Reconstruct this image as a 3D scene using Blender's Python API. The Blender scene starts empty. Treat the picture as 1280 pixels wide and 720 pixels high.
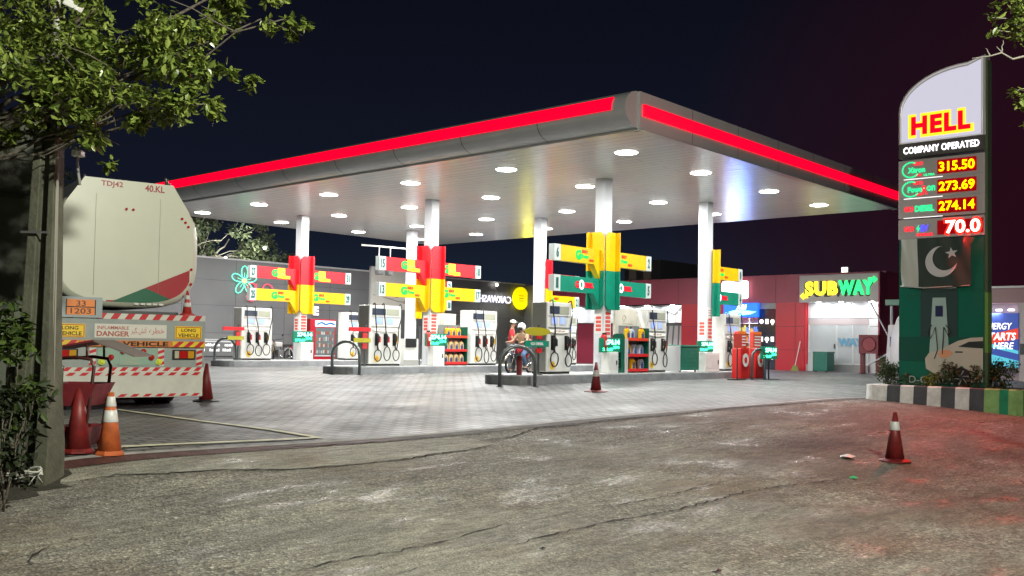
import bpy, bmesh, math, random
import numpy as np
from mathutils import Vector, Matrix
random.seed(7)
SC = bpy.context.scene
COL = SC.collection
R = math.radians

# ------------------------------------------------------------------ camera
EYE = 1.7
F_PX, Y0, YAW, ROLL, PITCH = 1229.165, 388.039, R(41.5646), R(-0.96236), R(2.0)
cam_d = bpy.data.cameras.new("camera"); cam = bpy.data.objects.new("camera", cam_d); COL.objects.link(cam)
cam_d.sensor_width = 36; cam_d.lens = F_PX/1280*36; cam_d.shift_y = (Y0-360)/1280
cam_d.clip_start = .1; cam_d.clip_end = 2000
fw = Vector((math.cos(YAW), math.sin(YAW), 0)); rt = Vector((math.sin(YAW), -math.cos(YAW), 0)); up = Vector((0, 0, 1))
fwd = fw*math.cos(PITCH)+up*math.sin(PITCH); upp = -fw*math.sin(PITCH)+up*math.cos(PITCH)
c_, s_ = math.cos(ROLL), math.sin(ROLL)
cr = rt*c_-upp*s_; cu = rt*s_+upp*c_
m = Matrix((cr, cu, -fwd)).transposed().to_4x4(); m.translation = Vector((0, 0, EYE)); cam.matrix_world = m
SC.camera = cam

def ray(px, py):
    a0, b0 = px-640, Y0-py
    a = (c_*a0+s_*b0)/F_PX; b = (-s_*a0+c_*b0)/F_PX
    return rt*a + fwd + upp*b
def atd(px, py, d):          # point at forward distance d
    q = ray(px, py); q = q*(d/q.dot(fw)); q.z += EYE; return q
def aty(px, py, y):
    q = ray(px, py); q = q*(y/q.y); q.z += EYE; return q
def atx(px, py, x):
    q = ray(px, py); q = q*(x/q.x); q.z += EYE; return q

# ------------------------------------------------------------------ night sky, moonless; no sun
W = bpy.data.worlds.new("World"); SC.world = W; W.use_nodes = True
nt = W.node_tree; nt.nodes.clear()
wo = nt.nodes.new('ShaderNodeOutputWorld'); bg = nt.nodes.new('ShaderNodeBackground')
tc = nt.nodes.new('ShaderNodeTexCoord'); sep = nt.nodes.new('ShaderNodeSeparateXYZ')
nt.links.new(tc.outputs['Generated'], sep.inputs[0])
r1 = nt.nodes.new('ShaderNodeValToRGB'); nt.links.new(sep.outputs['Z'], r1.inputs[0])
el = r1.color_ramp.elements
el[0].position = 0.0; el[0].color = (.012, .020, .035, 1)
el[1].position = .33; el[1].color = (.0034, .0040, .0085, 1)
e = r1.color_ramp.elements.new(.12); e.color = (.0058, .0078, .017, 1)
# maroon glow of the red LED digits, mixed into the right-hand sky colour
dotn = nt.nodes.new('ShaderNodeVectorMath'); dotn.operation = 'DOT_PRODUCT'
dv = (fw*math.cos(R(34))+rt*math.sin(R(34))); dotn.inputs[1].default_value = (dv.x, dv.y, .05)
nt.links.new(tc.outputs['Generated'], dotn.inputs[0])
r2 = nt.nodes.new('ShaderNodeValToRGB'); nt.links.new(dotn.outputs['Value'], r2.inputs[0])
r2.color_ramp.elements[0].position = .90; r2.color_ramp.elements[0].color = (0, 0, 0, 1)
r2.color_ramp.elements[1].position = .995; r2.color_ramp.elements[1].color = (1, 1, 1, 1)
mx = nt.nodes.new('ShaderNodeMix'); mx.data_type = 'RGBA'
nt.links.new(r2.outputs[0], mx.inputs['Factor']); nt.links.new(r1.outputs[0], mx.inputs['A'])
mx.inputs['B'].default_value = (.0165, .0028, .0065, 1)
nt.links.new(mx.outputs['Result'], bg.inputs[0]); bg.inputs[1].default_value = 1.0
nt.links.new(bg.outputs[0], wo.inputs[0])

SC.view_settings.view_transform = 'Standard'; SC.view_settings.look = 'None'
SC.view_settings.exposure = 0.18; SC.view_settings.gamma = 1
SC.cycles.use_denoising = True
SC.cycles.max_bounces = 7; SC.cycles.diffuse_bounces = 4; SC.cycles.glossy_bounces = 3
SC.cycles.sample_clamp_indirect = 4.0
SC.cycles.caustics_reflective = False; SC.cycles.caustics_refractive = False

P_DOWN, P_STREET = 205, 4000
def lamp(name, kind, loc, power, color=(1, 1, 1), size=.2, direction=(0, 0, -1), spot=None, blend=.5):
    l = bpy.data.lights.new(name, kind); l.energy = power; l.color = color
    if kind == 'AREA': l.shape = 'DISK'; l.size = size
    else: l.shadow_soft_size = size
    if kind == 'SPOT': l.spot_size = spot; l.spot_blend = blend
    o = bpy.data.objects.new(name, l); COL.objects.link(o); o.location = loc
    o.rotation_euler = Vector(direction).to_track_quat('-Z', 'Y').to_euler()
    return o

# ------------------------------------------------------------------ materials
MATS = {}
def mat(name, col=(.5, .5, .5), rough=.5, metal=0., emit=None, es=0., var=.0, vscale=3., bump=0., bscale=40., coat=0., alpha=None, spec=.5, detail=5):
    if name in MATS: return MATS[name]
    m = bpy.data.materials.new(name); m.use_nodes = True; t = m.node_tree; b = t.nodes['Principled BSDF']
    b.inputs['Base Color'].default_value = (*col, 1); b.inputs['Roughness'].default_value = rough
    b.inputs['Metallic'].default_value = metal; b.inputs['Coat Weight'].default_value = coat
    b.inputs['Specular IOR Level'].default_value = spec
    if emit: b.inputs['Emission Color'].default_value = (*emit, 1); b.inputs['Emission Strength'].default_value = es
    if alpha is not None: b.inputs['Alpha'].default_value = alpha
    if var or bump:
        g = t.nodes.new('ShaderNodeNewGeometry')
    if var:
        n = t.nodes.new('ShaderNodeTexNoise'); n.inputs['Scale'].default_value = vscale; n.inputs['Detail'].default_value = detail
        n.inputs['Roughness'].default_value = .62
        t.links.new(g.outputs['Position'], n.inputs['Vector'])
        cr = t.nodes.new('ShaderNodeValToRGB'); t.links.new(n.outputs['Fac'], cr.inputs[0])
        cr.color_ramp.elements[0].position = .3; cr.color_ramp.elements[1].position = .7
        cr.color_ramp.elements[0].color = (*[max(0, x*(1-var)) for x in col], 1)
        cr.color_ramp.elements[1].color = (*[min(1, x*(1+var*.6)) for x in col], 1)
        t.links.new(cr.outputs[0], b.inputs['Base Color'])
        mr = t.nodes.new('ShaderNodeMapRange'); t.links.new(n.outputs['Fac'], mr.inputs[0])
        mr.inputs['To Min'].default_value = min(1, rough+.12); mr.inputs['To Max'].default_value = max(0.03, rough-.1)
        t.links.new(mr.outputs[0], b.inputs['Roughness'])
    if bump:
        n2 = t.nodes.new('ShaderNodeTexNoise'); n2.inputs['Scale'].default_value = bscale; n2.inputs['Detail'].default_value = 4
        t.links.new(g.outputs['Position'], n2.inputs['Vector'])
        bn = t.nodes.new('ShaderNodeBump'); bn.inputs['Strength'].default_value = bump; bn.inputs['Distance'].default_value = .02
        t.links.new(n2.outputs['Fac'], bn.inputs['Height']); t.links.new(bn.outputs[0], b.inputs['Normal'])
    MATS[name] = m; return m
def emat(name, col, s, base=None):
    return mat(name, base or tuple(min(1, c) for c in col), .4, emit=col, es=s)

M_white = mat('white_paint', (.74, .74, .72), .35, var=.06, vscale=2)
M_offwhite = mat('dispenser_white', (.70, .70, .67), .32, var=.08, vscale=5)
M_column = mat('column_paint', (.60, .62, .65), .3, var=.05, vscale=1.5)
M_grey = mat('grey_panel', (.30, .30, .29), .45, var=.1, vscale=4)
M_dgrey = mat('dark_grey', (.075, .077, .08), .5, var=.15, vscale=5)
M_black = mat('black_rubber', (.012, .012, .012), .5)
M_blackp = mat('black_plastic', (.015, .015, .016), .3)
M_steel = mat('steel_tube', (.16, .18, .18), .32, metal=.75, var=.15, vscale=8)
M_chrome = mat('chrome', (.6, .6, .6), .15, metal=1.)
M_red = mat('sign_red', (.66, .012, .022), .35, var=.16, vscale=2.2, emit=(1, .01, .02), es=.10)
M_yellow = mat('sign_yellow', (.74, .45, .004), .35, var=.16, vscale=2.2, emit=(1, .6, 0), es=.05)
M_green = mat('sign_green', (.006, .24, .15), .35, var=.16, vscale=2.2)
M_redp = mat('red_plastic', (.55, .02, .02), .35)
M_cone = mat('cone_red', (.17, .012, .012), .5, var=.35, vscale=9)
M_coneo = mat('cone_orange', (.48, .11, .03), .5, var=.3, vscale=9)
M_reflect = mat('reflective_white', (.62, .62, .6), .4, var=.2, vscale=14)
M_concrete = mat('kerb_concrete', (.23, .24, .25), .8, var=.25, vscale=3, bump=.4, bscale=30)
M_glass = mat('dark_glass', (.03, .035, .045), .08, coat=.3)
M_lens = emat('lamp_lens', (1, .985, .95), 26.)
M_blue = emat('display_blue', (.22, .32, 1.), 1.0)
M_led_g = emat('led_green', (.05, 1., .42), 3.2)
M_led_c = emat('led_cyan', (.25, 1., .75), 3.6)
M_ledback = mat('led_back_green', (.004, .10, .06), .4, emit=(0, .35, .16), es=.25)

# ------------------------------------------------------------------ mesh builder
class B:
    def __init__(s): s.v = []; s.f = []; s.mi = []; s.sm = []; s.M = Matrix(); s.cur = 0; s.smooth = False
    def add(s, vs, fs):
        o = len(s.v); s.v += [s.M @ Vector(v) for v in vs]
        for f in fs: s.f.append([o+i for i in f]); s.mi.append(s.cur); s.sm.append(s.smooth)
        return s
    def box(s, x0, x1, y0, y1, z0, z1):
        vs = [(x, y, z) for z in (z0, z1) for y in (y0, y1) for x in (x0, x1)]
        return s.add(vs, [(0, 2, 3, 1), (4, 5, 7, 6), (0, 1, 5, 4), (2, 6, 7, 3), (0, 4, 6, 2), (1, 3, 7, 5)])
    def rbox(s, x0, x1, y0, y1, z0, z1, r=.02):      # box with bevelled vertical & horizontal edges
        bm = bmesh.new(); bmesh.ops.create_cube(bm, size=1)
        for v in bm.verts: v.co = Vector(((x0+x1)/2+v.co.x*(x1-x0), (y0+y1)/2+v.co.y*(y1-y0), (z0+z1)/2+v.co.z*(z1-z0)))
        bmesh.ops.bevel(bm, geom=bm.edges[:], offset=r, segments=2, affect='EDGES', profile=.6)
        bm.verts.index_update(); s.add([v.co.copy() for v in bm.verts], [[v.index for v in f.verts] for f in bm.faces]); bm.free(); return s
    def prism(s, poly, t0, t1, axis='z'):            # polygon in the plane normal to axis, extruded t0..t1
        mp = {'z': lambda p, t: (p[0], p[1], t), 'y': lambda p, t: (p[0], t, p[1]), 'x': lambda p, t: (t, p[0], p[1])}[axis]
        n = len(poly); vs = [mp(p, t0) for p in poly]+[mp(p, t1) for p in poly]
        fs = [list(range(n))[::-1], list(range(n, 2*n))]+[(i, (i+1) % n, n+(i+1) % n, n+i) for i in range(n)]
        return s.add(vs, fs)
    def cyl(s, p0, p1, r0, r1=None, n=12, caps=True):
        r1 = r0 if r1 is None else r1; p0 = Vector(p0); p1 = Vector(p1); d = (p1-p0).normalized()
        a = d.orthogonal().normalized(); b = d.cross(a)
        vs = [p0+(a*math.cos(k*2*math.pi/n)+b*math.sin(k*2*math.pi/n))*r0 for k in range(n)]
        vs += [p1+(a*math.cos(k*2*math.pi/n)+b*math.sin(k*2*math.pi/n))*r1 for k in range(n)]
        fs = [(i, (i+1) % n, n+(i+1) % n, n+i) for i in range(n)]
        if caps: fs += [list(range(n))[::-1], list(range(n, 2*n))]
        return s.add(vs, fs)
    def tube(s, path, r, n=8, r1=None):
        path = [Vector(p) for p in path]; K = len(path); vs = []; prev = None
        for k, p in enumerate(path):
            d = (path[min(k+1, K-1)]-path[max(k-1, 0)]).normalized()
            if prev is None: a = d.orthogonal().normalized()
            else:
                a = prev-d*prev.dot(d); a = a.normalized() if a.length > 1e-6 else d.orthogonal().normalized()
            prev = a; b = d.cross(a); rr = r if r1 is None else r+(r1-r)*k/(K-1)
            vs += [p+(a*math.cos(j*2*math.pi/n)+b*math.sin(j*2*math.pi/n))*rr for j in range(n)]
        fs = []
        for k in range(K-1):
            for j in range(n): fs.append((k*n+j, k*n+(j+1) % n, (k+1)*n+(j+1) % n, (k+1)*n+j))
        fs += [list(range(n))[::-1], list(range((K-1)*n, K*n))]
        o = s.smooth; s.smooth = True; s.add(vs, fs); s.smooth = o; return s
    def lathe(s, prof, c=(0, 0, 0), n=20, M2=None):
        c = Vector(c); vs = []
        for r, z in prof: vs += [c+((M2 or Matrix()) @ Vector((r*math.cos(k*2*math.pi/n), r*math.sin(k*2*math.pi/n), z))) for k in range(n)]
        fs = []; L = len(prof)
        for i in range(L-1):
            for k in range(n): fs.append((i*n+k, i*n+(k+1) % n, (i+1)*n+(k+1) % n, (i+1)*n+k))
        fs += [list(range(n))[::-1], list(range((L-1)*n, L*n))]
        return s.add(vs, fs)
    def ball(s, c, r, n=12, m=8, sc=(1, 1, 1)):
        prof = [(max(.001, math.sin(math.pi*i/m))*r, -math.cos(math.pi*i/m)*r) for i in range(m+1)]
        o = s.smooth; s.smooth = True; s.lathe(prof, c, n, Matrix.Diagonal((*sc,)).to_4x4() if True else None); s.smooth = o; return s
    def quad(s, *vs): return s.add(vs, [tuple(range(len(vs)))])
    def build(s, name, mats, parent=None, bevel=0.):
        me = bpy.data.meshes.new(name); me.from_pydata([tuple(v) for v in s.v], [], s.f)
        if not isinstance(mats, (list, tuple)): mats = [mats]
        for m_ in mats: me.materials.append(m_)
        me.polygons.foreach_set('material_index', s.mi); me.polygons.foreach_set('use_smooth', s.sm); me.update()
        o = bpy.data.objects.new(name, me); COL.objects.link(o)
        if parent: o.parent = parent
        if bevel:
            b = o.modifiers.new('bevel', 'BEVEL'); b.width = bevel; b.segments = 2; b.limit_method = 'ANGLE'
        return o
def frame(origin, Rv):               # facade frame: x = Rv, y = up, z = outward normal
    Rv = Vector(Rv).normalized(); Z = Vector((0, 0, 1)); N = Rv.cross(Z)
    m = Matrix((Rv, Z, N)).transposed().to_4x4(); m.translation = Vector(origin); return m
def bb(M=None, smooth=False):
    b = B(); b.smooth = smooth
    if M is not None: b.M = M
    return b
def tag(o, label, cat, group=None, kind=None):
    if kind: o['kind'] = kind
    if label: o['label'] = label
    if cat: o['category'] = cat
    if group: o['group'] = group
    return o
def thing(name, label, cat, loc=(0, 0, 0), rotz=0, group=None):
    o = bpy.data.objects.new(name, None); COL.objects.link(o); o.empty_display_size = .2
    o.location = loc; o.rotation_euler = (0, 0, rotz); return tag(o, label, cat, group)
def copy_tree(o, parent=None):
    c = o.copy(); COL.objects.link(c)
    if parent: c.parent = parent
    for ch in [x for x in COL.objects if x.parent == o]: copy_tree(ch, c)
    return c
def copy_thing(o, label, loc, rotz=None, group=None):
    c = copy_tree(o); c.location = loc
    if rotz is not None: c.rotation_euler = (0, 0, rotz)
    c['label'] = label
    if group: c['group'] = group
    return c
def struct(o): o['kind'] = 'structure'; return o

def text_mesh(txt, size=1., depth=.01, bold=0., sx=1., shear=0., align='CENTER', res=3, space=1.):
    cu_ = bpy.data.curves.new('t', 'FONT'); cu_.body = txt; cu_.size = size; cu_.extrude = depth/2; cu_.offset = bold
    cu_.align_x = align; cu_.align_y = 'CENTER'; cu_.shear = shear; cu_.resolution_u = res; cu_.space_character = space
    o = bpy.data.objects.new('t', cu_); COL.objects.link(o)
    dg = bpy.context.evaluated_depsgraph_get(); dg.update()
    me = bpy.data.meshes.new_from_object(o.evaluated_get(dg)); vs = [v.co.copy() for v in me.vertices]
    fs = [list(p.vertices) for p in me.polygons]
    bpy.data.objects.remove(o); bpy.data.curves.remove(cu_); bpy.data.meshes.remove(me)
    for v in vs: v.x *= sx
    return vs, fs
def text(b, txt, x, y, z, size=1., depth=.01, mirror=False, fit=None, **k):
    vs, fs = text_mesh(txt, size, depth, **k)
    if fit:                                     # fit = (width, height)
        xs = [v.x for v in vs]; ys = [v.y for v in vs]
        w, h = max(xs)-min(xs), max(ys)-min(ys); cx_, cy_ = (max(xs)+min(xs))/2, (max(ys)+min(ys))/2
        for v in vs: v.x = (v.x-cx_)*fit[0]/w; v.y = (v.y-cy_)*fit[1]/h
    if mirror:
        for v in vs: v.x = -v.x
        fs = [f[::-1] for f in fs]
    return b.add([(v.x+x, v.y+y, v.z+z) for v in vs], fs)

# ------------------------------------------------------------------ the ground
CP = np.array([(7.8,12.7,-1.205),(4.5,10.06,-1.25),(13,9.5,-1.18),(23,8.95,-1.11),(8,15.5,-1.17),(13,15.5,-1.08),(18,15.4,-.99),(26,15.4,-.96),(18.7,22.6,-.95),(27,22.6,-.93),(18.7,29.3,-.92),(30,30,-.92),(10,22,-1.08),(8,30,-.98),(10,37,-.9),(40,37,-.92),(40,20,-.93),(42,12,-.98),(33,10,-1.02),(22,8.4,-1.11),(22,5.7,-1.28),
(13.4,4.96,-1.5),(5,5,-1.62),(0,3,-1.68),(0,9,-1.42),(4.1,9.6,-1.38),(10,-2,-1.78),(20,0,-1.62),(30,5,-1.3),(30,-5,-1.6),(-10,0,-1.75),(-5,10,-1.45),(-5,20,-1.2),(0,30,-1.0),(60,40,-.95),(60,0,-1.3),(20,60,-.9),(-20,40,-1.1),(-20,-20,-1.8),(40,-20,-1.7),(60,20,-.95)])
def _tps(C, lam=.2):
    P = C[:, :2]; n = len(P); d = np.linalg.norm(P[:, None]-P[None], axis=2); K = np.where(d > 0, d*d*np.log(d+1e-9), 0)
    A = np.zeros((n+3, n+3)); A[:n, :n] = K+lam*np.eye(n); A[:n, n] = 1; A[:n, n+1:] = P; A[n, :n] = 1; A[n+1:, :n] = P.T
    return np.linalg.solve(A, np.r_[C[:, 2], 0, 0, 0])
_W = _tps(CP)
def gz(x, y):
    xx = min(58, max(-18, x)); yy = min(56, max(-18, y))
    d = np.hypot(CP[:, 0]-xx, CP[:, 1]-yy)
    return float((_W[:-3]*np.where(d > 0, d*d*np.log(d+1e-9), 0)).sum()+_W[-3]+_W[-2]*xx+_W[-1]*yy)+EYE
def vb(u): return 10.3-.055*u        # edge between paving and road
def axis(a, b, fine0, fine1, df, dc, far):
    xs = []; x = fine0
    while x < fine1: xs.append(x); x += df
    xs.append(fine1)
    x = fine1
    while x < b: x += dc; xs.append(min(x, b))
    x = fine0
    while x > a: x -= dc; xs.insert(0, max(x, a))
    return [a-far]+xs+[b+far]

def node_ground(kind):
    m = bpy.data.materials.new(kind); m.use_nodes = True; t = m.node_tree; b = t.nodes['Principled BSDF']; N = t.nodes; L = t.links
    g = N.new('ShaderNodeNewGeometry'); P = g.outputs['Position']
    def noise(scale, detail=4, rough=.6, vec=P, dist=0.):
        n = N.new('ShaderNodeTexNoise'); n.inputs['Scale'].default_value = scale; n.inputs['Detail'].default_value = detail
        n.inputs['Roughness'].default_value = rough; n.inputs['Distortion'].default_value = dist; L.new(vec, n.inputs['Vector']); return n.outputs['Fac']
    def ramp(fac, *st):
        r = N.new('ShaderNodeValToRGB'); L.new(fac, r.inputs[0]); e = r.color_ramp.elements
        while len(e) < len(st): e.new(.5)
        for i, (p, c) in enumerate(st): e[i].position = p; e[i].color = (*((c,)*3 if isinstance(c, (int, float)) else c), 1)
        return r.outputs[0]
    def mix(f, a, bcol, mode='MIX'):
        x = N.new('ShaderNodeMix'); x.data_type = 'RGBA'; x.blend_type = mode
        for sck, v in (('Factor', f), ('A', a), ('B', bcol)):
            if isinstance(v, (int, float)): x.inputs[sck].default_value = v
            elif isinstance(v, tuple): x.inputs[sck].default_value = (*v, 1)
            else: L.new(v, x.inputs[sck])
        return x.outputs['Result']
    def scaled(sx, sy):
        mp = N.new('ShaderNodeMapping'); mp.inputs['Scale'].default_value = (sx, sy, 1); L.new(P, mp.inputs['Vector']); return mp.outputs[0]
    bump = N.new('ShaderNodeBump'); L.new(bump.outputs[0], b.inputs['Normal'])
    if kind == 'paving':
        mp = N.new('ShaderNodeMapping'); mp.inputs['Scale'].default_value = (1, 1, 0); L.new(P, mp.inputs['Vector'])
        br = N.new('ShaderNodeTexBrick'); L.new(mp.outputs[0], br.inputs['Vector'])
        br.inputs['Scale'].default_value = 1; br.inputs['Brick Width'].default_value = .32; br.inputs['Row Height'].default_value = .16
        br.inputs['Mortar Size'].default_value = .024; br.inputs['Mortar Smooth'].default_value = .3; br.inputs['Bias'].default_value = 0
        br.inputs['Color1'].default_value = (.135, .137, .138, 1); br.inputs['Color2'].default_value = (.235, .238, .236, 1)
        br.inputs['Mortar'].default_value = (.035, .035, .035, 1)
        stain = ramp(noise(.35, 5), (.3, .62), (.55, 1.), (.75, 1.12))
        stain2 = ramp(noise(1.7, 6, .7, scaled(1, .35)), (.3, .78), (.6, 1.04))
        c = mix(1., br.outputs['Color'], stain, 'MULTIPLY'); c = mix(1., c, stain2, 'MULTIPLY')
        c = mix(ramp(noise(.9, 4, .5, dist=.6), (.66, 0.), (.74, .55)), c, (.10, .095, .09))
        L.new(c, b.inputs['Base Color'])
        L.new(ramp(noise(.8, 5), (.3, .62), (.7, .40)), b.inputs['Roughness'])
        inv = N.new('ShaderNodeMath'); inv.operation = 'MULTIPLY_ADD'; L.new(br.outputs['Fac'], inv.inputs[0]); inv.inputs[1].default_value = -1; inv.inputs[2].default_value = 1
        ad = N.new('ShaderNodeMath'); ad.operation = 'MULTIPLY_ADD'; L.new(noise(30, 3), ad.inputs[0]); ad.inputs[1].default_value = .25; L.new(inv.outputs[0], ad.inputs[2])
        L.new(ad.outputs[0], bump.inputs['Height']); bump.inputs['Strength'].default_value = .6; bump.inputs['Distance'].default_value = .008
    else:
        slab = kind == 'concrete'
        base = ramp(noise(.5, 7, .68, scaled(.7, 1.5)), (.28, (.175, .168, .142) if not slab else (.25, .245, .20)), (.48, (.235, .227, .192) if not slab else (.33, .325, .27)), (.70, (.34, .33, .265) if not slab else (.42, .41, .35)))
        streak = ramp(noise(1.6, 9, .78, scaled(.5, 1.9), 1.0), (.36, .68), (.50, 1.0), (.66, 1.32))
        c = mix(.85, base, streak, 'MULTIPLY')
        wr = ramp(noise(9, 5, .75, scaled(.45, 1.8), .8), (.36, .55), (.50, 1.0), (.66, 1.35))
        c = mix(.8, c, wr, 'MULTIPLY')
        vo = N.new('ShaderNodeTexVoronoi'); vo.inputs['Scale'].default_value = 44; L.new(P, vo.inputs['Vector'])
        sp = ramp(vo.outputs['Color'], (.2, .50), (.55, 1.0), (.86, 1.5), (.97, 2.8))
        amt = ramp(noise(.45, 4, .5, scaled(1, 1.4)), (.38, .35 if not slab else .1), (.56, 1. if not slab else .3))
        c2 = mix(1., c, sp, 'MULTIPLY'); c = mix(amt, c, c2)
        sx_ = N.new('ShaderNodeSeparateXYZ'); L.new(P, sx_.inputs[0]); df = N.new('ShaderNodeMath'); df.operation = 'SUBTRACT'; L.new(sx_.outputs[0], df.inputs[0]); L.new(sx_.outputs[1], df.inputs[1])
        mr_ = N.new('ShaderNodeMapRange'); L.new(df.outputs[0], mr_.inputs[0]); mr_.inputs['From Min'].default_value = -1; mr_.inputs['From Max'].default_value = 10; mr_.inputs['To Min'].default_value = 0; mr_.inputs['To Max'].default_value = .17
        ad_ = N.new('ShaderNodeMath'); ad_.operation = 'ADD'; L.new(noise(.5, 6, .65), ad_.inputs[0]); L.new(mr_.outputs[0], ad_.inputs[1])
        brown = ramp(ad_.outputs[0], (.50, 0.), (.70, .72))  # random brown patches; more to the right, painting its dimmer light into colour
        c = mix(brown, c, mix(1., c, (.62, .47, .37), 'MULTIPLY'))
        dark = ramp(noise(.8, 8, .72, scaled(.6, 1.9), .7), (.60, 0.), (.70, .5))
        c = mix(dark, c, (.065, .062, .055))
        gritty = ramp(noise(95, 2, .6), (.30, .55), (.5, 1.0), (.72, 1.4)); c = mix(.7, c, gritty, 'MULTIPLY')
        L.new(c, b.inputs['Base Color'])
        wet = ramp(noise(1.1, 6, .65, scaled(.8, 1.8)), (.3, .85), (.58, .66), (.66, .24))
        L.new(wet, b.inputs['Roughness'])
        h = N.new('ShaderNodeMath'); h.operation = 'MULTIPLY_ADD'; L.new(vo.outputs['Distance'], h.inputs[0]); h.inputs[1].default_value = .45; L.new(noise(6, 8, .8, scaled(.6, 1.7), .5), h.inputs[2])
        L.new(h.outputs[0], bump.inputs['Height']); bump.inputs['Strength'].default_value = .9; bump.inputs['Distance'].default_value = .035
    return m
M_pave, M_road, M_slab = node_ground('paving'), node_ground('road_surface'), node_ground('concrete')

def ground_sheet(name, us, vfun, ts, m, dz=0., rough=0.):
    vs = []; fs = []; n = len(ts)
    for u in us:
        for t in ts:
            v = vfun(u, t); vs.append((u, v, gz(u, v)+dz))
    for i in range(len(us)-1):
        for j in range(n-1): fs.append((i*n+j, (i+1)*n+j, (i+1)*n+j+1, i*n+j+1))
    b = B(); b.smooth = True; b.add(vs, fs); return struct(b.build(name, m))
us = axis(-20, 60, 0, 34, .5, 2., 250)
ts_p = [0, .25, .5, .75, 1]+[1.5+.5*i for i in range(60)]+[33, 36, 40, 46, 60, 300]
ground_sheet('forecourt_paving', us, lambda u, t: vb(max(-20, min(60, u)))+t, ts_p, M_pave)
ts_r = [0]+[-.25*i for i in range(1, 45)]+[-12.5, -14, -17, -20, -25, -30, -200]
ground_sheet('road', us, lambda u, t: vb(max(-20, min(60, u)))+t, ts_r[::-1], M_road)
# lighter worn concrete apron with ragged edge along the paving
rr = random.Random(3)
apr = []
xs = [4.2+.12*i for i in range(46)]
edge_pts = [(4.2, 9.42), (4.78, 9.30), (5.19, 9.12), (5.68, 8.98), (6.16, 8.68), (6.59, 8.56), (7.27, 8.5), (7.83, 8.46), (8.23, 8.54), (8.88, 8.57), (9.6, 8.75)]
b = B(); b.smooth = True; prev = None; vs = []; fs = []
for i, x in enumerate(xs):
    lo = float(np.interp(x, [p[0] for p in edge_pts], [p[1] for p in edge_pts]))+rr.uniform(-.012, .012)
    hi = vb(x)-.30
    for k in range(4): v = lo+(hi-lo)*k/3; vs.append((x, v, gz(x, v)+.004))
for i in range(len(xs)-1):
    for k in range(3): fs.append((i*4+k, (i+1)*4+k, (i+1)*4+k+1, i*4+k+1))
b.add(vs, fs); struct(b.build('pavement_apron', M_slab))
# drain channel and concrete kerb strip along the boundary
M_drain = mat('drain_grate', (.085, .035, .03), .6, var=.4, vscale=6, bump=.6, bscale=25)
def strip(name, u0, u1, o0, o1, dz, m, step=.3, h=0):
    b = B(); vs = []; fs = []; n = int((u1-u0)/step)
    for i in range(n+1):
        u = u0+(u1-u0)*i/n
        for o in (o0, o1): v = vb(u)+o; vs.append((u, v, gz(u, v)+dz))
    for i in range(n): fs.append((2*i, 2*i+2, 2*i+3, 2*i+1))
    b.add(vs, fs); return struct(b.build(name, m))
strip('drain_channel', 3.2, 8.7, -.26, .0, .006, M_drain)
strip('kerb_strip', 3.2, 27, .0, .11, .008, mat('kerb_line', (.36, .35, .33), .7, var=.3, vscale=5))
strip('kerb_strip', 8.7, 26, -.2, .0, .006, mat('kerb_dark', (.12, .11, .10), .75, var=.4, vscale=4))
# painted parking lines
def line(name, p, q, w, m, wear=.0):
    p = Vector(p); q = Vector(q); d = (q-p); n = max(2, int(d.length/.25)); a = Vector((-d.y, d.x)).normalized()*w/2
    vs = []
    for i in range(n+1):
        c = p+d*i/n
        for s in (-1, 1): x = c+a*s*(1+rr.uniform(-.12, .12)); vs.append((x.x, x.y, gz(x.x, x.y)+.014))
    b = B(); b.add(vs, [(2*i, 2*i+1, 2*i+3, 2*i+2) for i in range(n)]); return struct(b.build(name, m))
M_line = mat('road_paint', (.72, .70, .50), .6, var=.3, vscale=7)
line('painted_line', (7.86, 10.2), (7.76, 15.6), .11, M_line)
line('painted_line', (4.6, 10.5), (7.86, 10.26), .10, M_line)
# cracks: thin dark jagged gaps
M_crack = mat('crack', (.018, .016, .014), .95)
CR = {'c1': [(4.36, 9.38), (4.78, 9.32), (5.05, 9.15), (5.19, 9.12), (5.68, 8.98), (6.16, 8.68), (6.59, 8.56), (6.92, 8.5), (7.27, 8.51), (7.83, 8.46), (8.23, 8.54), (8.88, 8.57), (9.44, 8.6)],
 'c3': [(5.91, 5.19), (6.3, 5.2), (7.2, 5.2), (8.06, 5.07), (8.83, 5.09), (9.55, 5.12), (10.45, 5.01), (11.35, 4.79)],
 'c4': [(7.53, 5.62), (8.36, 5.5), (9.2, 5.55), (9.94, 5.53)],
 'c5': [(9.55, 9.0), (10.18, 8.99), (11.2, 9.42), (11.93, 9.31), (12.94, 9.29), (14.78, 9.2), (16.69, 9.3), (19.1, 9.0), (22.4, 8.7)],
 'c6': [(2.86, 6.71), (2.96, 7.09), (3.25, 7.39)], 'c6b': [(3.0, 8.1), (3.19, 8.18), (3.36, 8.33)],
 'c7': [(4.06, 5.68), (4.26, 5.69), (4.59, 5.7), (5.1, 5.62), (5.77, 5.64), (6.51, 5.73)],
 'c8': [(4.64, 5.18), (4.93, 5.2)], 'c9': [(11.3, 3.72), (11.59, 3.3), (11.84, 2.96), (12.1, 2.4)],
 'c2': [(6.75, 9.78), (7.44, 9.70), (8.34, 9.61), (8.96, 9.55), (10.54, 9.38)],
 'c10': [(12.6, 7.9), (13.4, 7.7), (14.2, 7.8)], 'c11': [(15.5, 8.1), (16.4, 7.8)]}
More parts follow.
